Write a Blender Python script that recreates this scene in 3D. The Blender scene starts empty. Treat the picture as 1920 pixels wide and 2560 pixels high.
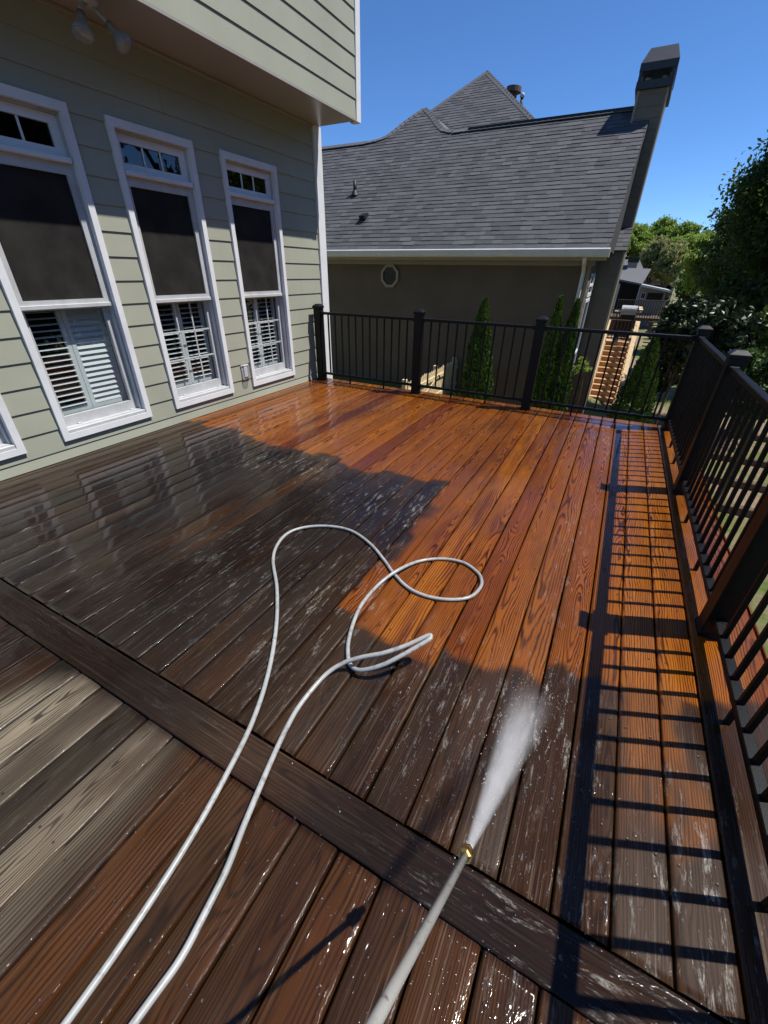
import bpy, math, random
import numpy as np
from mathutils import Vector, Matrix

random.seed(7)
rng = np.random.default_rng(11)
scene = bpy.context.scene
col = scene.collection

# ------------------------------------------------------------------ camera
cam_d = bpy.data.cameras.new('camera')
cam_d.sensor_fit = 'VERTICAL'
cam_d.sensor_height = 36.0
cam_d.sensor_width = 27.0
cam_d.lens = 1023.4 / 2560 * 36.0
cam_d.clip_start = 0.02
cam_d.clip_end = 1500
cam = bpy.data.objects.new('camera', cam_d)
col.objects.link(cam)
CH = 1.47
_y, _p, _r = -0.479008, 0.531271, -0.0161586
_f = Vector((math.sin(_y) * math.cos(_p), math.cos(_y) * math.cos(_p), -math.sin(_p)))
_rt = Vector((math.cos(_y), -math.sin(_y), 0))
_dn = _f.cross(_rt)
_r2 = _rt * math.cos(_r) + _dn * math.sin(_r)
_d2 = -_rt * math.sin(_r) + _dn * math.cos(_r)
cam.matrix_world = Matrix(((_r2.x, -_d2.x, -_f.x, 0), (_r2.y, -_d2.y, -_f.y, 0), (_r2.z, -_d2.z, -_f.z, CH), (0, 0, 0, 1)))
scene.camera = cam

# ------------------------------------------------------------------ light
SUN = Vector((1.0, 0.41, 2.03)).normalized()
world = bpy.data.worlds.new('World')
scene.world = world
world.use_nodes = True
wn, wl = world.node_tree.nodes, world.node_tree.links
wn.clear()
sky = wn.new('ShaderNodeTexSky')
sky.sky_type = 'NISHITA'
sky.sun_disc = False
sky.sun_elevation = math.asin(SUN.z)
sky.sun_rotation = math.atan2(SUN.x, SUN.y)
sky.altitude = 1500
sky.air_density = 0.8
sky.dust_density = 0.0
sky.ozone_density = 10.0
bg = wn.new('ShaderNodeBackground')
bg.inputs['Strength'].default_value = 0.13
wo = wn.new('ShaderNodeOutputWorld')
hsv = wn.new('ShaderNodeHueSaturation')
hsv.inputs['Saturation'].default_value = 1.06
wl.new(sky.outputs['Color'], hsv.inputs['Color'])
wl.new(hsv.outputs['Color'], bg.inputs['Color'])
wl.new(bg.outputs['Background'], wo.inputs['Surface'])
sun_d = bpy.data.lights.new('sun', 'SUN')
sun_d.energy = 4.7
sun_d.angle = math.radians(0.53)
sun_d.color = (1.0, 0.955, 0.88)
sun = bpy.data.objects.new('sun', sun_d)
sun.rotation_euler = SUN.to_track_quat('Z', 'Y').to_euler()
col.objects.link(sun)
scene.view_settings.view_transform = 'Standard'
scene.view_settings.look = 'None'
scene.view_settings.exposure = 0.4
scene.view_settings.gamma = 1.0
scene.view_settings.use_curve_mapping = False
scene.cycles.max_bounces = 8
scene.cycles.transparent_max_bounces = 16
scene.cycles.volume_bounces = 2
scene.cycles.use_denoising = True

# ------------------------------------------------------------------ helpers
WL = {}                                  # world location of every object's origin

def register(o, loc, parent=None):
    col.objects.link(o)
    loc = Vector(loc)
    WL[o.name] = loc
    if parent is not None:
        o.parent = parent
        o.location = loc - WL[parent.name]
    else:
        o.location = loc
    return o

def tag(o, label=None, cat=None, group=None, kind=None):
    if label: o['label'] = label
    if cat: o['category'] = cat
    if group: o['group'] = group
    if kind: o['kind'] = kind
    return o

def empty(name, loc, label, cat, group=None, parent=None):
    o = bpy.data.objects.new(name, None)
    o.empty_display_size = 0.2
    register(o, loc, parent)
    return tag(o, label, cat, group)

def mesh_obj(name, verts, faces, mat, parent=None, smooth=False, origin=None, attrs=None):
    v = np.asarray(verts, dtype=np.float64)
    if origin is None:
        origin = (v.min(0) + v.max(0)) / 2
    origin = np.asarray(origin, float)
    me = bpy.data.meshes.new(name)
    me.from_pydata((v - origin).tolist(), [], [list(map(int, f)) for f in faces])
    if mat is not None: me.materials.append(mat)
    if smooth:
        me.polygons.foreach_set('use_smooth', [True] * len(me.polygons))
    if attrs:
        for k, a in attrs.items():
            at = me.color_attributes.new(k, 'FLOAT_COLOR', 'POINT')
            at.data.foreach_set('color', np.asarray(a, np.float32).ravel())
    me.update()
    o = bpy.data.objects.new(name, me)
    return register(o, origin, parent)

def tri_soup(name, V, F, mat, parent=None, smooth=False):
    """fast builder: V (n,3), F (m,k) all the same size"""
    V = np.asarray(V, np.float32); F = np.asarray(F, np.int32)
    o0 = V.mean(0); k = F.shape[1]
    me = bpy.data.meshes.new(name)
    me.vertices.add(len(V)); me.vertices.foreach_set('co', (V - o0).ravel())
    me.loops.add(F.size); me.loops.foreach_set('vertex_index', F.ravel())
    me.polygons.add(len(F))
    me.polygons.foreach_set('loop_start', np.arange(0, F.size, k, dtype=np.int32))
    me.polygons.foreach_set('loop_total', np.full(len(F), k, np.int32))
    me.polygons.foreach_set('use_smooth', np.full(len(F), bool(smooth)))
    me.materials.append(mat)
    me.update(calc_edges=True); me.validate()
    o = bpy.data.objects.new(name, me)
    return register(o, o0.astype(float), parent)

BF = [(0, 3, 2, 1), (4, 5, 6, 7), (0, 1, 5, 4), (1, 2, 6, 5), (2, 3, 7, 6), (3, 0, 4, 7)]

def box_v(x0, x1, y0, y1, z0, z1):
    return [(x0, y0, z0), (x1, y0, z0), (x1, y1, z0), (x0, y1, z0), (x0, y0, z1), (x1, y0, z1), (x1, y1, z1), (x0, y1, z1)]

def box(name, x0, x1, y0, y1, z0, z1, mat, parent=None):
    return mesh_obj(name, box_v(x0, x1, y0, y1, z0, z1), BF, mat, parent)

def cbox_vf(x0, x1, y0, y1, z0, z1, c):
    """chamfered box"""
    V, F, idx = [], [], {}
    X, Y, Z = (x0, x1), (y0, y1), (z0, z1)
    for i in (0, 1):
        for j in (0, 1):
            for k in (0, 1):
                dx, dy, dz = (c if i == 0 else -c), (c if j == 0 else -c), (c if k == 0 else -c)
                idx[i, j, k, 'x'] = len(V); V.append((X[i], Y[j] + dy, Z[k] + dz))
                idx[i, j, k, 'y'] = len(V); V.append((X[i] + dx, Y[j], Z[k] + dz))
                idx[i, j, k, 'z'] = len(V); V.append((X[i] + dx, Y[j] + dy, Z[k]))
                F.append((idx[i, j, k, 'x'], idx[i, j, k, 'y'], idx[i, j, k, 'z']))
    for i in (0, 1):
        F.append([idx[i, j, k, 'x'] for j, k in ((0, 0), (1, 0), (1, 1), (0, 1))])
        F.append([idx[j, i, k, 'y'] for j, k in ((0, 0), (1, 0), (1, 1), (0, 1))])
        F.append([idx[j, k, i, 'z'] for j, k in ((0, 0), (1, 0), (1, 1), (0, 1))])
    for a in (0, 1):
        for b in (0, 1):
            F.append((idx[a, b, 0, 'x'], idx[a, b, 1, 'x'], idx[a, b, 1, 'y'], idx[a, b, 0, 'y']))
            F.append((idx[a, 0, b, 'x'], idx[a, 1, b, 'x'], idx[a, 1, b, 'z'], idx[a, 0, b, 'z']))
            F.append((idx[0, a, b, 'y'], idx[1, a, b, 'y'], idx[1, a, b, 'z'], idx[0, a, b, 'z']))
    ce = np.array(((x0 + x1) / 2, (y0 + y1) / 2, (z0 + z1) / 2))
    VV = np.array(V)
    for n, f in enumerate(F):                                    # outward normals
        p = VV[list(f)]
        nn = np.cross(p[1] - p[0], p[2] - p[0])
        if nn.dot(p.mean(0) - ce) < 0: F[n] = tuple(reversed(list(f)))
    return V, F

def cbox(name, x0, x1, y0, y1, z0, z1, c, mat, parent=None):
    V, F = cbox_vf(x0, x1, y0, y1, z0, z1, c)
    return mesh_obj(name, V, F, mat, parent)

def ring_x(name, y0, y1, z0, z1, wl_, wr, wb, wt, x0, x1, mat, parent=None):
    """a picture frame standing in the y-z plane: one connected mesh"""
    V = []
    for x in (x0, x1):
        V += [(x, y0, z0), (x, y1, z0), (x, y1, z1), (x, y0, z1), (x, y0 + wl_, z0 + wb), (x, y1 - wr, z0 + wb), (x, y1 - wr, z1 - wt), (x, y0 + wl_, z1 - wt)]
    F = []
    for i in range(4):
        j = (i + 1) % 4
        F.append((8 + i, 8 + j, 12 + j, 12 + i))
        F.append((i, 4 + i, 4 + j, j))
        F.append((i, j, 8 + j, 8 + i))
        F.append((4 + i, 12 + i, 12 + j, 4 + j))
    return mesh_obj(name, V, F, mat, parent)

def tube_vf(path, radii, n=10, caps=True):
    path = [Vector(p) for p in path]
    V, F = [], []
    m = len(path)
    up = Vector((0, 0, 1))
    prev = None
    for i, p in enumerate(path):
        t = (path[min(i + 1, m - 1)] - path[max(i - 1, 0)])
        t = t.normalized() if t.length > 1e-9 else Vector((0, 0, 1))
        if prev is None:
            a = up if abs(t.dot(up)) < 0.95 else Vector((1, 0, 0))
            u = (a - t * a.dot(t)).normalized()
        else:
            u = (prev - t * prev.dot(t))
            u = u.normalized() if u.length > 1e-6 else Vector((1, 0, 0))
        prev = u
        w = t.cross(u)
        r = radii[i] if hasattr(radii, '__len__') else radii
        for k in range(n):
            a = 2 * math.pi * k / n
            q = p + (u * math.cos(a) + w * math.sin(a)) * r
            V.append(tuple(q))
    for i in range(m - 1):
        for k in range(n):
            k2 = (k + 1) % n
            F.append((i * n + k, i * n + k2, (i + 1) * n + k2, (i + 1) * n + k))
    if caps:
        F.append(tuple(reversed(range(n))))
        F.append(tuple((m - 1) * n + k for k in range(n)))
    return V, F

def tube(name, path, radii, mat, parent=None, n=10, smooth=True):
    V, F = tube_vf(path, radii, n)
    return mesh_obj(name, V, F, mat, parent, smooth=smooth)

def catmull(pts, sub=6):
    P = np.array(pts, float)
    P = np.vstack([2 * P[0] - P[1], P, 2 * P[-1] - P[-2]])
    out = []
    for i in range(1, len(P) - 2):
        p0, p1, p2, p3 = P[i - 1], P[i], P[i + 1], P[i + 2]
        for t in np.arange(0, 1, 1 / sub):
            out.append(.5 * ((2 * p1) + (-p0 + p2) * t + (2 * p0 - 5 * p1 + 4 * p2 - p3) * t * t + (-p0 + 3 * p1 - 3 * p2 + p3) * t ** 3))
    out.append(P[-2])
    return np.array(out)

def vnoise(x, y, seed=0):
    x = np.asarray(x, float); y = np.asarray(y, float)
    xi = np.floor(x).astype(np.int64); yi = np.floor(y).astype(np.int64)
    fx, fy = x - xi, y - yi
    fx = fx * fx * (3 - 2 * fx); fy = fy * fy * (3 - 2 * fy)
    def hsh(a, b):
        n = (a * 374761393 + b * 668265263 + seed * 1274126177) & 0x7fffffff
        n = ((n ^ (n >> 13)) * 1274126177) & 0x7fffffff
        return ((n ^ (n >> 16)) & 0xffff) / 65535.0
    return (hsh(xi, yi) * (1 - fx) * (1 - fy) + hsh(xi + 1, yi) * fx * (1 - fy) + hsh(xi, yi + 1) * (1 - fx) * fy + hsh(xi + 1, yi + 1) * fx * fy)

def fbm(x, y, seed=0, o=3):
    s, a, t = 0, .5, 0
    for i in range(o):
        s = s + a * vnoise(x * 2 ** i, y * 2 ** i, seed + i); t += a; a *= .5
    return s / t

def sstep(a, b, x):
    t = np.clip((x - a) / (b - a), 0, 1)
    return t * t * (3 - 2 * t)

def poly_dist(px, py, poly):
    """signed distance (positive inside) of points to a polygon"""
    P = np.array(poly, float); n = len(P)
    d = np.full(px.shape, 1e9); ins = np.zeros(px.shape, bool)
    for i in range(n):
        a, b = P[i], P[(i + 1) % n]
        e = b - a; w0 = px - a[0]; w1 = py - a[1]
        t = np.clip((w0 * e[0] + w1 * e[1]) / (e @ e + 1e-12), 0, 1)
        d = np.minimum(d, np.hypot(w0 - e[0] * t, w1 - e[1] * t))
        c = ((a[1] > py) != (b[1] > py)) & (px < (b[0] - a[0]) * (py - a[1]) / (b[1] - a[1] + 1e-15) + a[0])
        ins ^= c
    return np.where(ins, d, -d)

# ------------------------------------------------------------------ materials
class N:
    def __init__(self, name):
        self.m = bpy.data.materials.new(name); self.m.use_nodes = True
        self.t = self.m.node_tree; self.t.nodes.clear()
        self.out = self.t.nodes.new('ShaderNodeOutputMaterial')
    def n(self, typ, **kw):
        nd = self.t.nodes.new('ShaderNode' + typ)
        for k, v in kw.items():
            if k in nd.inputs.keys() if isinstance(k, str) else False: pass
            setattr(nd, k, v)
        return nd
    def l(self, a, b): self.t.links.new(a, b)
    def val(self, nd, **kw):
        for k, v in kw.items():
            k = k.replace('_', ' ')
            if hasattr(v, 'is_linked') or hasattr(v, 'links'): self.l(v, nd.inputs[k])
            else: nd.inputs[k].default_value = v
    def math(self, op, a, b=None, c=None, clamp=False):
        nd = self.n('Math', operation=op, use_clamp=clamp)
        for i, v in enumerate((a, b, c)):
            if v is None: continue
            if isinstance(v, (int, float)): nd.inputs[i].default_value = v
            else: self.l(v, nd.inputs[i])
        return nd.outputs[0]
    def mix(self, f, a, b, blend='MIX'):
        nd = self.n('Mix', data_type='RGBA', blend_type=blend)
        for i, v in ((0, f), (6, a), (7, b)):
            if isinstance(v, (int, float)): nd.inputs[i].default_value = v
            elif isinstance(v, tuple): nd.inputs[i].default_value = v if len(v) == 4 else v + (1,)
            else: self.l(v, nd.inputs[i])
        return nd.outputs[2]
    def mapr(self, v, a, b, c=0.0, d=1.0):
        nd = self.n('MapRange'); nd.clamp = True
        self.l(v, nd.inputs[0])
        for i, q in enumerate((a, b, c, d)): nd.inputs[i + 1].default_value = q
        return nd.outputs[0]
    def noise(self, vec, scale, detail=4, rough=.55, dist=0):
        nd = self.n('TexNoise')
        if vec is not None: self.l(vec, nd.inputs['Vector'])
        nd.inputs['Scale'].default_value = scale; nd.inputs['Detail'].default_value = detail
        nd.inputs['Roughness'].default_value = rough; nd.inputs['Distortion'].default_value = dist
        return nd.outputs['Fac']
    def vmul(self, vec, s):
        nd = self.n('VectorMath', operation='MULTIPLY'); self.l(vec, nd.inputs[0]); nd.inputs[1].default_value = s
        return nd.outputs[0]
    def bump(self, h, strength, dist=.01, normal=None):
        nd = self.n('Bump'); nd.inputs['Strength'].default_value = strength if isinstance(strength, (int, float)) else 1
        if not isinstance(strength, (int, float)): self.l(strength, nd.inputs['Strength'])
        nd.inputs['Distance'].default_value = dist; self.l(h, nd.inputs['Height'])
        if normal is not None: self.l(normal, nd.inputs['Normal'])
        return nd.outputs[0]
    def principled(self, **kw):
        p = self.n('BsdfPrincipled'); self.val(p, **kw)
        self.l(p.outputs[0], self.out.inputs['Surface'])
        return p
    def objco(self): return self.n('TexCoord').outputs['Object']
    def pos(self): return self.n('NewGeometry').outputs['Position']

def C3(*c): return (c[0], c[1], c[2], 1)

def paint(name, colr, rough=.6, var=.12, scale=6, bump=.15, bscale=120, spec=.4, dirt=None, coords='pos', brough=.6):
    n = N(name)
    v = n.pos() if coords == 'pos' else n.objco()
    a = n.noise(v, scale, 5)
    c = n.mix(n.mapr(a, .35, .7), tuple(x * (1 - var) for x in colr), tuple(min(1, x * (1 + var)) for x in colr))
    if dirt:
        d = n.noise(v, scale * .35, 8, .7)
        c = n.mix(n.mapr(d, .5, .75, 0, dirt[1]), c, dirt[0])
    p = n.principled(Base_Color=c, Roughness=rough, Specular_IOR_Level=spec)
    if bump:
        n.l(n.bump(n.noise(v, bscale, 4, brough), bump, .003), p.inputs['Normal'])
    return n.m

M = {}
M['siding'] = paint('sage_siding_paint', (.335, .345, .275), .6, .06, 1.6, .25, 160, .25, ((.25, .258, .205), .5))
M['upper_siding'] = M['siding']
M['white'] = paint('white_trim_paint', (.70, .71, .73), .5, .04, 5, .1, 140, .3, ((.46, .46, .46), .5))
M['vinyl'] = paint('weathered_vinyl', (.46, .47, .48), .45, .08, 9, .1, 160, .4, ((.27, .27, .27), .6))
M['soffit'] = paint('soffit_paint', (.34, .31, .285), .30, .05, 2, .08, 60, .5, ((.44, .41, .38), .5))
M['shutter'] = paint('shutter_paint', (.72, .73, .74), .4, .03, 5, 0)
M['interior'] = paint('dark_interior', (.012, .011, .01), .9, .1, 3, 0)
M['black_metal'] = paint('black_powder_coat', (.0045, .0045, .005), .42, .2, 30, .25, 420, .22, ((.010, .0105, .011), .5), 'pos')
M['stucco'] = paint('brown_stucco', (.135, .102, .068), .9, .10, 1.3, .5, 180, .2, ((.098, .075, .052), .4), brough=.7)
M['n_trim'] = paint('tan_trim_paint', (.30, .245, .165), .6, .05, 3, .1, 100, .3)
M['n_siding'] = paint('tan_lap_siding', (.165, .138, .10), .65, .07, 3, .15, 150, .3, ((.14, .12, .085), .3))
M['gutter'] = paint('cream_gutter_paint', (.66, .62, .53), .4, .05, 5, .05, 80, .4)
M['cap_metal'] = paint('dark_chimney_cap_metal', (.022, .022, .024), .45, .15, 8, .1, 90, .5)
M['vent_metal'] = paint('black_vent_plastic', (.012, .012, .012), .5, .1, 20, .1)
M['galv'] = paint('galvanised_pipe', (.45, .46, .47), .35, .1, 30, .1)
M['cedar'] = paint('cedar_fence_wood', (.62, .50, .30), .75, .15, 4, .3, 80, .2, ((.42, .33, .2), .5))
M['stair_wood'] = paint('treated_stair_wood', (.52, .32, .165), .75, .15, 5, .3, 90, .2, ((.34, .2, .1), .5))
M['cap_wood'] = paint('pale_handrail_wood', (.62, .46, .27), .7, .12, 6, .3, 90, .2)
M['old_wood'] = paint('grey_brown_wood', (.12, .085, .06), .8, .2, 5, .3, 90, .2)
M['far_wall'] = paint('taupe_far_wall', (.22, .20, .17), .8, .08, 2, .1)
M['far_trim'] = paint('pale_far_trim', (.5, .5, .48), .6, .05, 2, 0)
M['concrete'] = paint('pale_concrete', (.42, .41, .39), .85, .12, 6, .3, 120, .2)
M['brass'] = N('brass_fitting').m
def _brass():
    n = N('worn_brass'); v = n.objco()
    a = n.noise(v, 60, 4)
    n.principled(Base_Color=n.mix(n.mapr(a, .4, .7), (.52, .34, .11), (.70, .52, .22)), Metallic=1.0, Roughness=n.mapr(a, .3, .7, .25, .5))
    return n.m
M['brass'] = _brass()
def _wand():
    n = N('scuffed_grey_wand_tube'); v = n.objco()
    a = n.noise(v, 55, 8, .7); b = n.noise(v, 9, 4)
    c = n.mix(n.mapr(b, .4, .65), (.30, .295, .275), (.38, .375, .355))
    c = n.mix(n.mapr(a, .56, .66), c, (.14, .135, .12))
    p = n.principled(Base_Color=c, Roughness=.42, Specular_IOR_Level=.5)
    n.l(n.bump(a, .3, .002), p.inputs['Normal'])
    return n.m
M['wand'] = _wand()
def _hose():
    n = N('grey_white_hose_rubber'); v = n.pos()
    a = n.noise(v, 40, 6, .65); b = n.noise(v, 4, 4)
    c = n.mix(n.mapr(b, .4, .65), (.29, .30, .295), (.37, .38, .38))
    c = n.mix(n.mapr(a, .52, .66, 0, .75), c, (.17, .165, .145))
    p = n.principled(Base_Color=c, Roughness=.35, Specular_IOR_Level=.5)
    n.l(n.bump(a, .15, .002), p.inputs['Normal'])
    return n.m
M['hose'] = _hose()

def _glass(name, tint=(.9, .93, .93), refl=1.0):
    n = N(name)
    tr = n.n('BsdfTransparent'); tr.inputs[0].default_value = C3(*tint)
    gl = n.n('BsdfGlossy'); gl.inputs['Roughness'].default_value = .015; gl.inputs[0].default_value = C3(.95, .97, 1)
    ge = n.n('NewGeometry'); dt = n.n('VectorMath', operation='DOT_PRODUCT'); n.l(ge.outputs['Normal'], dt.inputs[0]); n.l(ge.outputs['Incoming'], dt.inputs[1])
    c5 = n.math('POWER', n.math('SUBTRACT', 1.0, n.math('ABSOLUTE', dt.outputs['Value'])), 5.0)
    mx = n.n('MixShader'); n.l(n.math('MULTIPLY', n.math('ADD', .042, n.math('MULTIPLY', c5, .95)), refl, clamp=True), mx.inputs[0])
    n.l(tr.outputs[0], mx.inputs[1]); n.l(gl.outputs[0], mx.inputs[2]); n.l(mx.outputs[0], n.out.inputs['Surface'])
    return n.m
M['glass'] = _glass('window_glass')
M['dark_glass'] = _glass('dark_window_glass', (.10, .11, .11), 1.6)
M['clear_plastic'] = _glass('clear_plastic_cover', (.85, .87, .87), 1.5)
def _screen():
    n = N('black_solar_screen'); v = n.pos()
    a = n.noise(v, 5, 6)
    n.principled(Base_Color=n.mix(n.mapr(a, .35, .7), (.016, .015, .014), (.030, .028, .025)), Roughness=.75, Specular_IOR_Level=.15)
    return n.m
M['screen'] = _screen()
def _lampglass():
    n = N('frosted_lamp_lens')
    n.principled(Base_Color=C3(.75, .74, .70), Roughness=.25, Specular_IOR_Level=.6)
    return n.m
M['lens'] = _lampglass()
M['lamp_glass'] = paint('grey_lamp_glass', (.26, .25, .235), .22, .15, 20, .1, 60, .6)

def _shingle(name='asphalt_shingle'):
    n = N(name); v = n.pos()
    oi = n.n('ObjectInfo').outputs['Random']; ri = n.n('NewGeometry').outputs['Random Per Island']
    r = n.math('FRACT', n.math('ADD', oi, ri))
    g = n.noise(v, 260, 2, .7); st = n.noise(v, 1.2, 4); mid = n.noise(v, 14, 4, .7)
    c = n.mix(r, (.040, .0415, .046), (.112, .1145, .123))
    c = n.mix(n.mapr(st, .35, .7), c, n.mix(.5, c, (.062, .062, .070)))
    c = n.mix(n.mapr(mid, .35, .75, 0, .45), c, (.040, .0405, .046))
    c = n.mix(n.mapr(g, .3, .7, 0, .6), c, n.mix(.5, c, (.19, .192, .205)))
    p = n.principled(Base_Color=c, Roughness=.9, Specular_IOR_Level=.25)
    n.l(n.bump(g, .5, .004), p.inputs['Normal'])
    return n.m
M['shingle'] = _shingle()
M['ridge'] = paint('ridge_cap_shingle', (.115, .115, .118), .9, .15, 12, .5, 260, .2)
M['roof_deck'] = paint('roof_underlay', (.035, .035, .037), .9, .1, 5, 0)
M['far_roof'] = paint('far_grey_roof', (.125, .125, .13), .9, .12, 10, .3, 60, .2)

def _leaf(name, c1, c2, c3, rough=.5, spec=.4, transl=.25):
    n = N(name)
    r = n.n('NewGeometry').outputs['Random Per Island']; v = n.pos()
    a = n.noise(v, 1.6, 3)
    c = n.mix(r, c1, c2)
    c = n.mix(n.mapr(a, .4, .65, 0, .7), c, c3)
    p = n.n('BsdfPrincipled'); n.val(p, Base_Color=c, Roughness=rough, Specular_IOR_Level=spec)
    t = n.n('BsdfTranslucent'); n.l(n.mix(.5, c, (.35, .45, .05), 'MULTIPLY'), t.inputs[0]); n.l(c, t.inputs[0])
    mx = n.n('MixShader'); mx.inputs[0].default_value = transl
    n.l(p.outputs[0], mx.inputs[1]); n.l(t.outputs[0], mx.inputs[2]); n.l(mx.outputs[0], n.out.inputs['Surface'])
    return n.m
M['leaf_arb'] = _leaf('arborvitae_spray', (.022, .060, .010), (.07, .125, .018), (.10, .16, .02), .6, .3, .2)
M['leaf_dark'] = _leaf('dark_tree_leaf', (.030, .070, .014), (.095, .16, .032), (.05, .10, .022), .5, .4, .45)
M['leaf_spring'] = _leaf('spring_tree_leaf', (.20, .30, .04), (.35, .44, .09), (.15, .24, .04), .55, .35, .5)
M['leaf_pale'] = _leaf('pale_budding_leaf', (.30, .31, .11), (.40, .40, .17), (.22, .25, .08), .6, .3, .45)
M['leaf_mag'] = _leaf('glossy_magnolia_leaf', (.016, .034, .012), (.04, .06, .022), (.025, .045, .015), .42, .45, .08)
M['leaf_yellow'] = _leaf('yellow_green_leaf', (.10, .15, .025), (.17, .20, .05), (.06, .10, .02), .45, .45, .25)
M['bark'] = paint('grey_brown_bark', (.11, .085, .065), .9, .25, 8, .6, 40, .2)

def _ground():
    n = N('lawn_and_leaf_litter'); v = n.pos()
    a = n.noise(v, .35, 6, .6); b = n.noise(v, 9, 6, .7); c_ = n.noise(v, 60, 3, .7)
    grass = n.mix(n.mapr(b, .3, .7), (.07, .11, .025), (.17, .19, .06))
    litter = n.mix(n.mapr(c_, .3, .7), (.11, .07, .045), (.40, .31, .22))
    c = n.mix(n.mapr(a, .46, .56), grass, litter)
    p = n.principled(Base_Color=c, Roughness=.9, Specular_IOR_Level=.2)
    n.l(n.bump(n.noise(v, 25, 6, .75), .8, .05), p.inputs['Normal'])
    return n.m
M['ground'] = _ground()

# ---- the deck boards: wood rings, stains kept in vertex attributes, wet film on top
def _deck(name='wet_deck_wood', swap=False):
    n = N(name)
    oc = n.objco(); wp = n.pos()
    rnd = n.n('ObjectInfo').outputs['Random']
    sx = n.n('SeparateXYZ'); n.l(oc, sx.inputs[0]); x, y = (sx.outputs[1], sx.outputs[0]) if swap else (sx.outputs[0], sx.outputs[1])
    # per-board shifted lengthwise coordinate
    ys = n.math('ADD', y, n.math('MULTIPLY', rnd, 57.0))
    def cvec(a, b, c=0.0):
        cb = n.n('CombineXYZ')
        for i, q in enumerate((a, b, c)):
            if isinstance(q, (int, float)): cb.inputs[i].default_value = q
            else: n.l(q, cb.inputs[i])
        return cb.outputs[0]
    rw = n.math('MULTIPLY', rnd, 31.7)
    slow = n.noise(cvec(n.math('MULTIPLY', x, 3.0), n.math('MULTIPLY', ys, .9), rw), 1.0, 2, .5)
    mid = n.noise(cvec(n.math('MULTIPLY', x, 14.0), n.math('MULTIPLY', ys, 2.6), rw), 1.0, 3, .55)
    # distance from a slightly tilted pith gives cathedral grain
    off = n.math('MULTIPLY', n.math('SUBTRACT', n.math('FRACT', n.math('MULTIPLY', rnd, 7.31)), .5), .16)
    xl = n.math('ADD', x, n.math('ADD', off, n.math('MULTIPLY', n.math('SUBTRACT', mid, .5), .022)))
    zl = n.math('ADD', .028, n.math('ADD', n.math('MULTIPLY', n.math('SUBTRACT', slow, .5), .14), n.math('MULTIPLY', n.math('SUBTRACT', mid, .5), .03)))
    d = n.math('SQRT', n.math('ADD', n.math('MULTIPLY', xl, xl), n.math('MULTIPLY', zl, zl)))
    ring = n.math('SINE', n.math('MULTIPLY', d, n.math('ADD', 480.0, n.math('MULTIPLY', n.math('FRACT', n.math('MULTIPLY', rnd, 17.9)), 480.0))))
    ring = n.math('POWER', n.mapr(ring, -0.55, 1.0), 1.6)                                  # 0 earlywood .. 1 latewood
    fibm = n.noise(cvec(n.math('MULTIPLY', x, 60.0), n.math('MULTIPLY', ys, 2.2), rw), 1.0, 3, .6)
    ring = n.math('MULTIPLY', ring, n.mapr(fibm, .32, .58, .5, 1.0))
    fib = n.noise(cvec(n.math('MULTIPLY', x, 520.0), n.math('MULTIPLY', ys, 5.0), rw), 1.0, 3, .65)
    fib2 = n.noise(cvec(n.math('MULTIPLY', x, 120.0), n.math('MULTIPLY', ys, 1.6), rw), 1.0, 4, .6)
    blot = n.noise(cvec(n.math('MULTIPLY', x, 9.0), n.math('MULTIPLY', ys, 1.1), rw), 1.0, 5, .6)
    at1 = n.n('Attribute', attribute_name='stain'); s1 = n.n('SeparateColor'); n.l(at1.outputs['Color'], s1.inputs[0])
    at2 = n.n('Attribute', attribute_name='water'); s2 = n.n('SeparateColor'); n.l(at2.outputs['Color'], s2.inputs[0])
    clean, dark, dry = s1.outputs[0], s1.outputs[1], s1.outputs[2]
    foam_glare, wet, pud = s2.outputs[0], s2.outputs[1], s2.outputs[2]
    rt = n.math('FRACT', n.math('MULTIPLY', rnd, 13.7)); rt2 = n.math('FRACT', n.math('MULTIPLY', rnd, 29.3))
    # cleaned wood
    ca = n.mix(rt, (.345, .108, .0080), (.120, .0215, .0045))
    ca = n.mix(n.mapr(blot, .38, .68), ca, n.mix(rt2, (.085, .0150, .0042), (.260, .082, .0075)))
    cl = n.mix(n.math('MULTIPLY', ring, n.mapr(slow, .2, .6, .6, 1.0)), ca, (.020, .0042, .0020))
    cl = n.mix(n.mapr(fib, .45, .72, 0, .55), cl, (.050, .011, .004))
    # weathered wet wood
    ua = n.mix(rt, (.044, .0215, .0100), (.033, .0190, .0110))
    ua = n.mix(n.mapr(blot, .40, .65), ua, n.mix(rt2, (.014, .0078, .0046), (.046, .0185, .0066)))
    un = n.mix(n.math('MULTIPLY', ring, .68), ua, (.0085, .0055, .0038))
    un = n.mix(n.mapr(fib2, .58, .72, 0, .85), un, (.105, .076, .055))
    un = n.mix(n.mapr(fib, .5, .75, 0, .55), un, (.0070, .0046, .0034))
    c = n.mix(clean, un, cl)
    c = n.mix(n.math('MULTIPLY', dark, n.mapr(fib2, .2, .6, .95, .7)), c, n.mix(n.mapr(fib, .4, .8), (.0040, .0038, .0042), (.0125, .0105, .0095)))
    # dry bleached wood: pale ridges, dark grooves
    dw = n.mix(n.mapr(ring, .15, .7), (.30, .25, .175), (.045, .037, .030))
    dw = n.mix(n.mapr(fib, .45, .7, 0, .7), dw, (.042, .033, .026))
    dw = n.mix(n.mapr(blot, .42, .7, 0, .6), dw, (.080, .064, .052))
    c = n.mix(dry, c, dw)
    # suds and silt streaks left by the wash water, plus painted white wet glare
    fo = n.noise(cvec(n.math('MULTIPLY', x, 44.0), n.math('MULTIPLY', ys, 7.5), rw), 1.0, 7, .72, .5)
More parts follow.
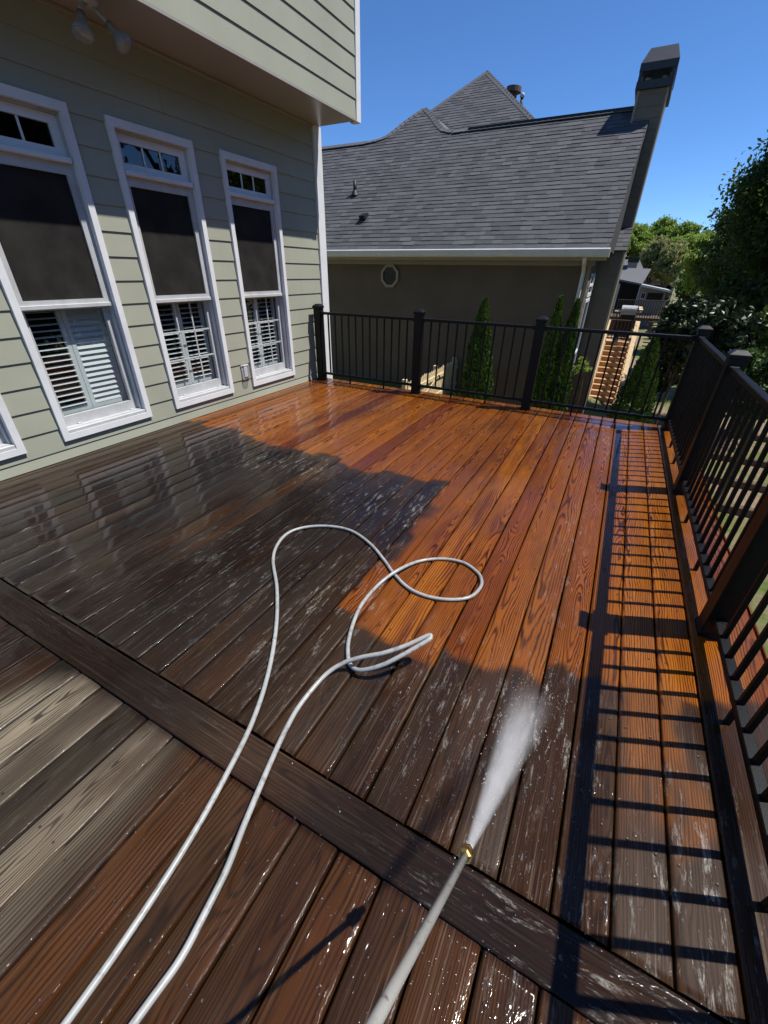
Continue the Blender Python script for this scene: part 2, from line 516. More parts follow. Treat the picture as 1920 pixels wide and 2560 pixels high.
    fo2 = n.noise(cvec(n.math('MULTIPLY', x, 170.0), n.math('MULTIPLY', ys, 70.0), rw), 1.0, 3, .7)
    fm = n.math('MULTIPLY', n.math('MULTIPLY', foam_glare, n.mapr(fo, .555, .685)), n.mapr(fo2, .36, .6))
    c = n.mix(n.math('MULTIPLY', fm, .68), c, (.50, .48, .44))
    # knots
    vo = n.n('TexVoronoi', feature='F1'); n.l(cvec(n.math('MULTIPLY', x, 6.0), n.math('MULTIPLY', ys, 1.9), rw), vo.inputs['Vector']); vo.inputs['Scale'].default_value = 1.0
    kn = n.mapr(vo.outputs['Distance'], .035, .075, 1, 0)
    c = n.mix(n.math('MULTIPLY', kn, n.math('MULTIPLY', .75, n.math('SUBTRACT', 1.0, fm))), c, (.012, .005, .003))
    big = n.noise(n.vmul(wp, (1.7, .8, 1.0)), 1.0, 4, .6)
    c = n.mix(n.math('MULTIPLY', n.mapr(big, .50, .66, 0, .55), n.math('SUBTRACT', 1.0, dry)), c, n.mix(.35, (.006, .004, .0035), c))
    rough = n.math('SUBTRACT', .62, n.math('MULTIPLY', wet, .18))
    # relief: raised grain under, smoother water film over
    gh = n.math('ADD', n.math('MULTIPLY', ring, .6), n.math('MULTIPLY', fib, .8))
    gn = n.bump(gh, n.math('MULTIPLY', n.math('SUBTRACT', 1.0, n.math('MULTIPLY', pud, .9)), .5), .0010)
    rip = n.noise(cvec(n.math('MULTIPLY', x, 30.0), n.math('MULTIPLY', ys, 9.0), rw), 1.0, 4, .55, .6)
    edge = n.mapr(n.math('ABSOLUTE', x), .0575, .0640)
    eno = n.math('MULTIPLY', n.math('MULTIPLY', edge, n.noise(cvec(n.math('MULTIPLY', x, 130.0), n.math('MULTIPLY', ys, 150.0), rw), 1.0, 2, .5)), .85)
    fil = n.math('ADD', n.math('ADD', eno, rip), n.math('ADD', n.math('MULTIPLY', fib2, .22), n.math('MULTIPLY', gh, .11)))
    wn_ = n.bump(fil, n.math('SUBTRACT', 1.0, n.math('MULTIPLY', pud, .95)), .0030)
    wbreak = n.noise(wp, 3.2, 5, .6)
    cw = n.math('MULTIPLY', wet, n.mapr(wbreak, .30, .52, .35, 1.0))
    cw = n.math('MAXIMUM', cw, pud)
    cw = n.math('MAXIMUM', cw, n.math('MULTIPLY', n.math('MULTIPLY', edge, .95), n.math('SUBTRACT', 1.0, dry)))
    p = n.principled(Base_Color=c, Roughness=rough, Specular_IOR_Level=n.math('MULTIPLY', n.math('SUBTRACT', 1.03, wet, clamp=True), .3), Coat_Weight=cw, Coat_IOR=1.33, Coat_Roughness=n.math('SUBTRACT', .060, n.math('MULTIPLY', pud, .035)))
    n.l(gn, p.inputs['Normal']); n.l(wn_, p.inputs['Coat Normal'])
    return n.m
M['deck'] = _deck()
M['deck_cross'] = _deck('wet_cross_board_wood', True)
M['frame_wood'] = paint('dark_deck_framing', (.10, .06, .035), .85, .2, 6, .3, 90, .2)

# ------------------------------------------------------------------ ground
def gz(x, y):
    x = np.asarray(x, float); y = np.asarray(y, float)
    s = 1 - sstep(-4.5, 1.2, x)
    return -2.95 + 1.6 * s + .10 * (fbm(x * .35 + 9, y * .35, 3) - .5) + .35 * sstep(4, 14, x) * sstep(2, 20, y)

def build_ground():
    xs = np.concatenate([np.linspace(-400, -30, 8), np.linspace(-24, 24, 97), np.linspace(30, 400, 8)])
    ys = np.concatenate([np.linspace(-300, -12, 7), np.linspace(-8, 40, 97), np.linspace(46, 700, 9)])
    X, Y = np.meshgrid(xs, ys, indexing='ij'); Z = gz(X, Y)
    V = np.stack([X, Y, Z], -1).reshape(-1, 3); ny = len(ys)
    F = [(i * ny + j, (i + 1) * ny + j, (i + 1) * ny + j + 1, i * ny + j + 1) for i in range(len(xs) - 1) for j in range(ny - 1)]
    o = mesh_obj('ground', V, F, M['ground'], None, smooth=True, origin=(0, 0, 0))
    tag(o, 'sloping back yard of grass, mulch and leaf litter below the deck', 'ground', kind='structure')
build_ground()

# ------------------------------------------------------------------ deck
PITCH = .1437
UNCLEAN = [(-4.2, 2.95), (-3.878, 2.936), (-3.268, 3.015), (-2.968, 2.869), (-2.648, 2.838), (-2.289, 2.845), (-1.918, 2.861), (-1.738, 2.734), (-1.475, 2.827), (-1.205, 2.836), (-0.942, 2.848), (-0.879, 2.548), (-0.846, 2.22), (-0.839, 1.932), (-0.841, 1.753), (-0.863, 1.581), (-0.863, 1.436), (-0.881, 1.294), (-0.659, 1.231), (-0.525, 1.242), (-0.36, 1.207), (-0.247, 1.227), (-0.075, 1.295), (0.073, 1.343), (0.204, 1.401), (0.372, 1.437), (0.499, 1.506), (1.2, 1.718), (1.2, -2), (-4.2, -2)]
NAVY = [(-1.076, 1.882), (-1.187, 2.798), (-0.941, 2.846), (-0.859, 1.975), (-0.915, 1.785)]
PUDDLE = [(-0.077, 5.33), (0.80, 5.384), (0.80, 5.252), (0.509, 5.139), (0.308, 4.989), (0.303, 4.138), (0.287, 3.702), (0.229, 3.668), (0.23, 4.341), (0.223, 4.972), (-0.05, 5.102)]
DRY = [(-1.9, 0.1), (-1.813, 0.209), (-1.65, 0.43), (-1.519, 0.45), (-1.213, 0.45), (-1.03, 0.46), (-1.0, 0.321), (-0.977, 0.221), (-0.971, 0.009), (-0.92, -0.2), (-1.4, -.9), (-2.2, -.5)]

def stains(wx, wy, k, lower):
    """stain = (cleaned, dark, dry), water = (foam, wet, puddle) at deck points"""
    r = random.Random(k * 91 + (5 if lower else 0))
    jit = (r.random() - .5) * .16
    wob = (vnoise(wx * 14, wy * 9, 5) - .5) * .12
    wc = .30 * wx + .70 * (.368 + PITCH * (np.floor((wx - .368) / PITCH) + .5))
    dU = poly_dist(wc, wy + jit * .9, UNCLEAN) + wob * .55
    clean = 1 - sstep(-.022, .026, dU)
    clean = clean * (.93 + .07 * fbm(wx * 3, wy * 2, 8))
    # faint partly cleaned streaks within the unclean area
    streak = sstep(.50, .80, fbm(wx * 2.6 + k * 3.1, wy * .7, 21)) * .42
    near = sstep(.9, -.2, wy) * sstep(-1.6, -.4, wx)
    clean = np.maximum(clean, streak * (.4 + 1.0 * near) * sstep(-2.2, -.9, wx))
    clean = np.maximum(clean, .55 * sstep(.05, .0, -poly_dist(wx, wy, [(.40, 1.55), (.62, 1.6), (.62, 1.0), (.5, .85), (.42, 1.1)])) * sstep(.35, .6, fbm(wx * 8, wy * 3, 2)))
    if lower:
        warm = sstep(-1.15, -.85, wx) * (.05 + .20 * r.random()) * (.45 + .55 * sstep(.3, .6, fbm(wx * 3 + k, wy * 1.6, 23)))
        clean = np.maximum(clean, warm)
    dark = .75 * sstep(-.02, .05, poly_dist(wx, wy + wob * .5, NAVY)) * sstep(.25, .55, fbm(wx * 6, wy * 1.5, 4) + .15)
    dl = sstep(.28, .44, fbm(wx * 1.6 + k * 1.7, wy * .7, 31)) * sstep(-.7, -1.4, wx) * sstep(.02, .2, dU)
    dark = np.maximum(dark, .92 * dl)
    wallstrip = sstep(-3.30, -3.75, wx)
    dark = dark * (1 - .75 * wallstrip)
    dry = np.zeros_like(wx)
    if lower:
        dry = sstep(-.06, .10, poly_dist(wx, wy, DRY) + (vnoise(wx * 9, wy * 2.4, 12) - .5) * .10)
        lev = {0: 1.0, 1: .8, 2: 1.0, 3: .6}[k % 4]
        dry = dry * lev * (.75 + .25 * sstep(.3, .6, fbm(wx * 5, wy * 2, 14)))
        stn = sstep(.55, .68, fbm(wx * 4.5 + k * 1.3, wy * 2.0, 91))
        dry = dry * (1 - .45 * stn); dark = np.maximum(dark, .4 * stn * sstep(-.8, -1.05, wx))
        if k % 7 == 3:
            dark = np.maximum(dark, .9 * sstep(-.1, .1, poly_dist(wx, wy, DRY))); dry = dry * .12
    else:
        dry = np.maximum(dry, (.07 if k < 290 else 0) * sstep(-.9, -1.5, wx) * sstep(1.7, .8, wy) * sstep(.48, .68, fbm(wx * 3 + k * 2.3, wy * .8, 77)))
    wet = .35 + .65 * sstep(.30, .58, fbm(wx * 1.9 + k * .37, wy * 1.1, 41))
    wet = np.clip(wet + .2, 0, 1) * (1 - .92 * dry)
    pud = sstep(-.03, .03, poly_dist(wx, wy, PUDDLE) + (vnoise(wx * 18, wy * 9, 51) - .5) * .05)
    pl2 = sstep(.60, .70, fbm(wx * 2.2 + .4 * k, wy * .9, 61)) * .8 * (1 - dry)
    left = sstep(-1.0, -1.7, wx) * sstep(.6, 1.0, wy)
    pud = np.maximum(pud, pl2 * (.35 + .5 * left))
    pud = np.maximum(pud, .90 * left * sstep(.30, .46, fbm(wx * 1.3 + .15 * k, wy * .9, 66)))
    pud = np.maximum(pud, .72 * sstep(-1.6, -2.4, wx) * sstep(3.0, 3.4, wy) * sstep(.36, .55, fbm(wx * 1.5, wy * 1.2, 67)))
    foam_glare = .12 * sstep(.58, .74, fbm(wx * 2.4, wy * 1.3, 71))
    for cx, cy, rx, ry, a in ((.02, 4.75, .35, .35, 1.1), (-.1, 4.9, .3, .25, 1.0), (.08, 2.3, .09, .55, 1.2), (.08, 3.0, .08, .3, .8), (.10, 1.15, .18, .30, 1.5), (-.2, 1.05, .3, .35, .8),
                              (-2.3, 2.55, .55, .28, 1.2), (-1.35, 2.3, .35, .35, 1.2), (-.98, 2.2, .10, .5, 1.2), (-.95, 1.2, .25, .45, 1.0), (.58, .75, .14, .5, 1.2), (.2, .55, .3, .2, .9), (.15, 4.6, .12, .6, .9), (-1.6, 1.3, .5, .5, .6)):  # spots of suds; those on the right-hand boards also paint in wet glare
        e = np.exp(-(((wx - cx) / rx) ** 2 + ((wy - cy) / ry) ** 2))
        foam_glare = np.maximum(foam_glare, a * e)
    foam_glare = np.clip(foam_glare, 0, 1.3) * (1 - dry)
    one = np.ones_like(wx)
    return np.stack([clean, dark, dry, one], -1), np.stack([foam_glare, wet, pud, one], -1)

deck = empty('deck', (-1.5, 2.2, 0), 'wooden deck of wet boards, half washed to orange and half still dark', 'deck')
deck['kind'] = 'structure'

def deck_board(x0, x1, y0, y1, k, lower=False, along='y', z=0.0, name='deck_board'):
    th = .028
    prof = [(0.0, -.0075), (.014, -.0042), (.040, -.0016), (.085, -.0003), (.16, .0002), (.36, .0005), (.5, .0006), (.64, .0005), (.84, .0002), (.915, -.0003), (.960, -.0016), (.986, -.0042), (1.0, -.0075)]
    L0, L1 = (y0, y1) if along == 'y' else (x0, x1)
    n = max(2, int((L1 - L0) / .022))
    ls = np.linspace(L0, L1, n + 1)
    us = np.array([p[0] for p in prof]); zs = np.array([p[1] for p in prof])
    if along == 'y':
        X, Y = np.meshgrid(x0 + us * (x1 - x0), ls)
    else:
        Y, X = np.meshgrid(y0 + us * (y1 - y0), ls)
    cup = (fbm(ls * .6 + k * 3.3, np.full_like(ls, k * 1.7), 17) - .5) * .004
    Z = z + np.tile(zs, (n + 1, 1)) + cup[:, None]
    m = len(us)
    top = np.stack([X, Y, Z], -1).reshape(-1, 3)
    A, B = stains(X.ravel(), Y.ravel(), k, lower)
    V = [top]; F = []
    for i in range(n):
        for j in range(m - 1):
            q = (i * m + j, i * m + j + 1, (i + 1) * m + j + 1, (i + 1) * m + j)
            F.append(q if along == 'y' else tuple(reversed(q)))
    # sides
    base = len(top)
    lo = []
    for i in range(n + 1):
        for j in (0, m - 1):
            p = top[i * m + j].copy(); p[2] = z - th; lo.append(p)
    V.append(np.array(lo))
    for i in range(n):
        a, b = i * m, (i + 1) * m; c, d = base + 2 * i, base + 2 * (i + 1)
        q1 = (a, b, d, c); q2 = (b + m - 1, a + m - 1, c + 1, d + 1)
        F.append(q1 if along == 'y' else tuple(reversed(q1))); F.append(q2 if along == 'y' else tuple(reversed(q2)))
    F.append(tuple(range(0, m))[::-1] + (base, base + 1)) if False else None
    F = [f for f in F if f]
    F.append(tuple(list(range(m)) + [base + 1, base]))
    e = n * m
    F.append(tuple([base + 2 * n, base + 2 * n + 1] + list(range(e + m - 1, e - 1, -1))))
    V = np.vstack(V)
    if along == 'x':
        A[:, 1] = np.maximum(A[:, 1], .35 + .5 * sstep(.35, .6, fbm(X.ravel() * 1.3, Y.ravel() * 6, 88))); A[:, 0] *= .5
    A = np.vstack([A, np.repeat(A[:1], len(lo), 0)]); B = np.vstack([B, np.repeat(B[:1], len(lo), 0)])
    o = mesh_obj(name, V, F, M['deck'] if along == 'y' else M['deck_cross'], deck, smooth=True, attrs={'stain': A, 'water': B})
    return o

PITCH = .1437
BR0, BR1 = .425, .566                      # the breaker board that crosses the deck
k0 = 30
for k in range(-k0, 5):
    gx0, gx1 = .368 + PITCH * k, .368 + PITCH * (k + 1)
    if gx0 < -4.02: continue
    rr = random.Random(k + 400)
    g = .0022 + rr.random() * .0022
    far = 5.49
    deck_board(gx0 + g, min(gx1 - g, .955), BR1 + .004 + rr.random() * .004, far - rr.random() * .004, k + 60)
    if gx1 > -2.9:
        deck_board(gx0 + g, min(gx1 - g, .955), -1.25, BR0 - .003 - rr.random() * .004, k + 120, lower=True)
deck_board(-4.022, .368 - PITCH * 30 - .003 + 0.0, BR1 + .005, 5.488, 29)
deck_board(-4.02, .957, BR0, BR1, 300, lower=False, along='x', z=.001, name='breaker_board')
for xj in np.arange(-4.0, .96, .41):
    pass
for yj in np.arange(-1.2, 5.45, .406):
    box('joist', -4.0, .915, yj, yj + .04, -.27, -.033, M['frame_wood'], deck)
box('gap_shade_sheet', -4.0, .915, -1.24, 5.44, -.30, -.275, M['interior'], deck)  # added dark sheet, makes the board gaps read as shade
box('rim_board', .918, .948, -1.25, 5.45, -.27, -.032, M['frame_wood'], deck)
box('rim_board', -4.0, .948, 5.452, 5.482, -.27, -.032, M['frame_wood'], deck)
for px_, py_ in ((.78, 5.3), (-1.6, 5.3), (-3.8, 5.3), (.78, 2.6), (.78, -.4)):
    box('support_post', px_, px_ + .14, py_, py_ + .14, float(gz(px_, py_)) - .1, -.275, M['frame_wood'], deck)

def build_screws():
    V, F = [], []; r = random.Random(77); n = 7
    for k in range(-30, 5):
        gx = .368 + PITCH * k
        for yj in np.arange(-1.2, 5.45, .406):
            if BR0 - .05 < yj + .02 < BR1 + .05: continue
            for u in (.22, .78):
                x = gx + PITCH * u + r.uniform(-.008, .008); y = yj + .02 + r.uniform(-.01, .01)
                if x > .94: continue
                b = len(V)
                for a in range(n): V.append((x + .0042 * math.cos(a * 6.2832 / n), y + .0042 * math.sin(a * 6.2832 / n), .0032))
                V.append((x, y, .0022))
                for a in range(n): F.append((b + a, b + (a + 1) % n, b + n))
    o = tri_soup('screw_heads', V, F, M['screw'], deck); o['kind'] = 'stuff'
M['screw'] = paint('rusty_screw_steel', (.025, .02, .017), .5, .3, 60, 0)
build_screws()

# ------------------------------------------------------------------ railings
RT = .958
def make_post(cx, cy, w, parent, sleeve='post'):
    h = w / 2
    p = cbox(sleeve, cx - h, cx + h, cy - h, cy + h, .001, 1.008, .004, M['black_metal'], parent)
    # skirt around the foot
    ring = [(cx - h - .006, cy - h - .006), (cx + h + .006, cy - h - .006), (cx + h + .006, cy + h + .006), (cx - h - .006, cy + h + .006)]
    V = [(a, b, .0015) for a, b in ring] + [(a, b, .02) for a, b in ring] + [(cx - h, cy - h, .026), (cx + h, cy - h, .026), (cx + h, cy + h, .026), (cx - h, cy + h, .026)]
    F = [(i, (i + 1) % 4, 4 + (i + 1) % 4, 4 + i) for i in range(4)] + [(4 + i, 4 + (i + 1) % 4, 8 + (i + 1) % 4, 8 + i) for i in range(4)]
    mesh_obj('post_skirt', V, F, M['black_metal'], p)
    e = h + .0085
    lv = [(e - .003, 1.004), (e, 1.008), (e, 1.030), (e - .004, 1.034), (h * .58, 1.056), (h * .5, 1.058)]
    V, F = [], []
    for s, z in lv:
        V += [(cx - s, cy - s, z), (cx + s, cy - s, z), (cx + s, cy + s, z), (cx - s, cy + s, z)]
    for a in range(len(lv) - 1):
        for i in range(4):
            j = (i + 1) % 4
            F.append((a * 4 + i, a * 4 + j, a * 4 + 4 + j, a * 4 + 4 + i))
    F.append((3, 2, 1, 0)); F.append(tuple(len(lv) * 4 - 4 + i for i in range(4)))
    mesh_obj('post_cap', V, F, M['black_metal'], p)
    return p

def rail_section(parent, a, b, fixed, axis):
    """rails and balusters between two posts; a..b along the axis"""
    def bx(name, l0, l1, w, z0, z1, c):
        if axis == 'x': return cbox(name, l0, l1, fixed - w / 2, fixed + w / 2, z0, z1, c, M['black_metal'], parent)
        return cbox(name, fixed - w / 2, fixed + w / 2, l0, l1, z0, z1, c, M['black_metal'], parent)
    bx('top_rail', a, b, .044, RT - .034, RT, .004)
    bx('bottom_rail', a, b, .040, .092, .122, .003)
    n = int(round((b - a) / .118)) - 1
    st = (b - a) / (n + 1)
    for i in range(n):
        c = a + st * (i + 1)
        bx('baluster', c - .0095, c + .0095, .019, .1215, RT - .0335, .0015)
    for fr in (.34, .67):
        i = int(round((n + 1) * fr)); c = a + st * i
        bx('support_foot', c - .0095, c + .0095, .019, .001, .0925, .0015)
    for e, d in ((a, 1), (b, -1)):
        bx('rail_bracket', min(e, e + d * .03), max(e, e + d * .03), .056, RT - .044, RT + .003, .003)
        bx('rail_bracket', min(e, e + d * .03), max(e, e + d * .03), .050, .086, .126, .003)

PW = .104
far_rail = empty('railing', (-1.6, 5.36, 0), 'black metal railing along the far end of the deck, in front of the tan house', 'railing')
FX = [-3.905, -2.315, -.80]
for x in FX: make_post(x, 5.36, PW, far_rail)
make_post(.745, 5.36, PW, far_rail)
FXX = FX + [.745]
for i in range(3): rail_section(far_rail, FXX[i] + PW / 2, FXX[i + 1] - PW / 2, 5.36, 'x')
side_rail = empty('railing', (.745, 2.5, 0), 'black metal railing along the right side of the deck, beside the trees', 'railing')
SY = [3.645, 1.985, .325, -1.2]
for y in SY: make_post(.745, y, PW, side_rail)
SYY = [5.36] + SY
for i in range(4): rail_section(side_rail, SYY[i + 1] + PW / 2, SYY[i] - PW / 2, .735, 'y')

# ------------------------------------------------------------------ own house
HX = -4.03
house = empty('house', (HX, 2.0, 0), 'sage green lap sided house with white trimmed windows and overhanging upper storey beside the deck', 'house')
def lap_board(parent, y0, y1, z0, z1, xw, mat, name='siding_board', proud=.0135):
    """tapered lap siding piece on a wall facing +x"""
    V = [(xw, y0, z0), (xw + proud, y0, z0), (xw + .002, y0, z1 + .02), (xw, y0, z1 + .02), (xw, y1, z0), (xw + proud, y1, z0), (xw + .002, y1, z1 + .02), (xw, y1, z1 + .02)]
    F = [(0, 1, 2, 3), (7, 6, 5, 4), (0, 4, 5, 1), (1, 5, 6, 2), (2, 6, 7, 3), (3, 7, 4, 0)]
    return mesh_obj(name, V, F, mat, parent)
WIN = [(.56, 1.40, 'closed'), (1.69, 2.53, 'half'), (2.82, 3.65, 'grid'), (3.99, 4.835, 'grid')]
WZ0, WZ1 = .16, 2.505
YL = -2.2
segs = []
py_ = YL
for a, b, _ in WIN:
    segs.append((py_, a)); py_ = b
segs.append((py_, 5.615))
EXP = .1825
z = .09
lap_board(house, YL, 5.615, .004, .085, HX, M['siding'], 'skirt_board', .017)
butts = {0: 1.98, 1: 3.2, 3: 5.2, 14: 3.4, 15: 1.2}
row = 0
while z < 3.03:
    z1 = min(z + EXP, 3.03)
    if z1 > WZ0 + .06 and z < WZ1 - .04:
        for a, b, _k in WIN:
            if z1 > WZ1: lap_board(house, a, b, WZ1 - .03, z1, HX, M['siding'])
            if z < WZ0: lap_board(house, a, b, z, WZ0 + .02, HX, M['siding'])
        for a, b in segs: lap_board(house, a - .012 if a > YL else a, b + .012 if b < 5.6 else b, z, z1 - .02 if z1 >= 3.03 else z1, HX, M['siding'])
    else:
        c = butts.get(row, 2.6)
        lap_board(house, YL, c - .0012, z, z1 if z1 < 3.0 else z1 - .02, HX, M['siding'])
        lap_board(house, c + .0012, 5.615, z, z1 if z1 < 3.0 else z1 - .02, HX, M['siding'])
    z += EXP; row += 1
# wall core between the windows
for a, b in segs: box('wall_panel', HX - .16, HX - .001, a, b, -.2, 3.035, M['interior'], house)
for a, b, _ in WIN:
    box('wall_panel', HX - .16, HX - .001, a, b, -.2, WZ0, M['interior'], house)
    box('wall_panel', HX - .16, HX - .001, a, b, WZ1, 3.035, M['interior'], house)
box('foundation', HX - .3, HX - .005, YL, 5.7, -2.2, -.21, M['concrete'], house)
box('interior_room', -9.0, -4.75, YL, 5.6, -.2, 3.03, M['interior'], house)
box('end_wall', -9.0, HX - .002, 5.62, 5.76, -2.2, 3.03, M['siding'], house)
cbox('corner_trim', HX - .02, -3.997, 5.618, 5.70, -.1, 3.036, .002, M['white'], house)
cbox('corner_trim', HX - .02, -4.003, 5.7015, 5.785, -.1, 3.036, .002, M['white'], house)
# upper storey
UX = -3.45
box('upper_wall', -9.0, UX - .002, YL, 5.75, 3.062, 7.2, M['siding'], house)
box('soffit', HX - .3, UX - .004, YL, 5.735, 3.038, 3.061, M['soffit'], house)
cbox('soffit_moulding', HX - .004, HX + .028, YL, 5.615, 3.012, 3.0375, .004, M['soffit'], house)
z = 3.048; row = 0
while z < 7.0:
    lap_board(house, YL, 5.722, z, z + .18, UX, M['siding']); z += .18; row += 1
cbox('drip_edge', UX - .004, UX + .016, YL, 5.72, 3.028, 3.046, .002, M['soffit'], house)
cbox('corner_trim', UX - .02, UX + .022, 5.722, 5.822, 3.03, 7.1, .002, M['white'], house)
cbox('corner_trim', UX - .09, UX - .0205, 5.751, 5.822, 3.03, 7.1, .002, M['white'], house)

def make_window(y0, y1, kind):
    x = HX
    w = ring_x('window', y0, y1, WZ0, WZ1, .052, .052, .055, .06, x - .012, x + .034, M['white'], house)
    if kind == 'half': w['label'] = 'window with one shutter leaf closed and one open'
    a, b = y0 + .052, y1 - .052
    cbox('sill', x - .10, x + .026, a + .001, b - .001, WZ0 + .056, WZ0 + .085, .004, M['vinyl'], w)
    ring_x('jamb', a, b, WZ0 + .086, WZ1 - .061, .016, .016, .004, .016, x - .13, x - .0125, M['vinyl'], w)
    cbox('mullion', x - .10, x + .020, a + .0165, b - .0165, 2.146, 2.182, .004, M['white'], w)
    a += .0165; b -= .0165
    # transom
    ring_x('transom_sash', a, b, 2.1825, WZ1 - .078, .045, .06, .052, .055, x - .075, x - .03, M['white'], w)
    box('transom_pane', x - .056, x - .05, a + .0455, b - .0605, 2.235, WZ1 - .134, M['dark_glass'], w)
    for t in (.36, .66):
        yy = a + .045 + (b - a - .105) * t
        cbox('muntin', x - .0495, x - .040, yy - .008, yy + .008, 2.2355, WZ1 - .1335, .002, M['white'], w)
    # upper sash with dark screen
    ring_x('upper_sash', a, b, 1.205, 2.1455, .040, .045, .03, .07, x - .055, x - .018, M['vinyl'], w)
    box('screen', x - .040, x - .036, a + .0405, b - .0455, 1.2355, 2.0755, M['screen'], w)
    cbox('meeting_rail', x - .058, x - .004, a + .0005, b - .0005, 1.172, 1.2045, .004, M['vinyl'], w)
    # lower sash
    ring_x('lower_sash', a, b, WZ0 + .0905, 1.171, .040, .045, .085, .012, x - .105, x - .065, M['vinyl'], w)
    zl0, zl1 = WZ0 + .0905 + .0855, 1.1585
    ya, yb = a + .0405, b - .0455
    box('pane', x - .088, x - .084, ya, yb, zl0, zl1, M['glass'], w)
    for yy in (ya + .10, yb - .02):
        cbox('sash_lift', x - .064, x - .046, yy - .022, yy + .012, WZ0 + .088, WZ0 + .102, .003, M['vinyl'], w)
    if kind == 'grid':
        for t in (.36, .68):
            yy = ya + (yb - ya) * t
            cbox('muntin', x - .0835, x - .0775, yy - .008, yy + .008, zl0 + .0005, zl1 - .0005, .001, M['vinyl'], w)
        for t in (.34, .67):
            zz = zl0 + (zl1 - zl0) * t
            cbox('muntin', x - .0770, x - .0715, ya + .0005, yb - .0005, zz - .008, zz + .008, .001, M['vinyl'], w)
    # plantation shutters inside
    ym = (ya + yb) / 2 - .01
    sx0, sx1 = x - .176, x - .150
    for li, (p, q) in enumerate(((ya - .02, ym - .002), (ym + .002, yb + .02))):
        ring_x('shutter_frame', p, q, zl0 - .01, zl1 + .06, .036, .036, .05, .05, sx0, sx1, M['shutter'], w)
        zz = zl0 + .058; closed = (kind == 'closed') or (kind == 'half' and li == 1)
        ang = math.radians(60 if closed else 4)
        while zz < zl1 + .0:
            hw = .030
            dx, dz = math.cos(ang) * hw, math.sin(ang) * hw
            tx, tz = -math.sin(ang) * .0045, math.cos(ang) * .0045
            cxx = (sx0 + sx1) / 2
            pr = [(cxx - dx - tx * .3, zz + dz - tz * .3), (cxx - tx, zz - tz), (cxx + dx - tx * .3, zz - dz - tz * .3), (cxx + dx + tx * .3, zz - dz + tz * .3), (cxx + tx, zz + tz), (cxx - dx + tx * .3, zz + dz + tz * .3)]
            V = [(c, p + .0365, d) for c, d in pr] + [(c, q - .0365, d) for c, d in pr]
            F = [tuple(range(6)), tuple(range(11, 5, -1))] + [(i, 6 + i, 6 + (i + 1) % 6, (i + 1) % 6) for i in range(6)]
            mesh_obj('louver', V, F, M['shutter'], w)
            zz += .047
for a, b, kd in WIN: make_window(a, b, kd)

# flood light under the soffit
fl = empty('floodlight', (-3.74, 2.72, 3.037), 'twin lamp outdoor floodlight under the soffit above the windows', 'floodlight')
V, F = tube_vf([(-3.74, 2.72, 3.0365), (-3.74, 2.72, 3.02), (-3.74, 2.72, 3.004)], [.062, .062, .045], 20)
mesh_obj('mounting_plate', V, F, M['vinyl'], fl, smooth=False)
for dy, dirv in ((-.055, Vector((.25, -.35, -.86))), (.05, Vector((.55, .25, -.72)))):
    d = dirv.normalized()
    b0 = Vector((-3.74, 2.72 + dy * .5, 3.004)); b1 = b0 + Vector((.02, dy, -.035)); b2 = b1 + d * .035
    arm = tube('arm', [b0, b1, b2], [.014, .014, .018], M['vinyl'], fl, 12)
    path = [b2, b2 + d * .03, b2 + d * .06, b2 + d * .10, b2 + d * .135, b2 + d * .142]
    tube('lamp_shade', path, [.024, .027, .032, .050, .066, .066], M['lamp_glass'], fl, 24)
    tube('lamp_lens', [b2 + d * .1425, b2 + d * .150, b2 + d * .155], [.062, .055, .02], M['lamp_glass'], fl, 24)

# outlet with bubble cover
ob = empty('outlet_box', (HX + .014, 3.89, .36), 'weatherproof outlet box with clear bubble cover between the second and third windows', 'outlet')
cbox('backplate', HX + .0135, HX + .022, 3.83, 3.95, .27, .45, .003, M['vinyl'], ob)
V, F = cbox_vf(HX + .0225, HX + .085, 3.84, 3.94, .285, .435, .022)
mesh_obj('bubble_cover', V, F, M['clear_plastic'], ob)
cbox('receptacle', HX + .0225, HX + .034, 3.862, 3.918, .30, .42, .003, M['white'], ob)
tube('hinge', [(HX + .03, 3.838, .437), (HX + .03, 3.942, .437)], .006, M['vinyl'], ob, 8)

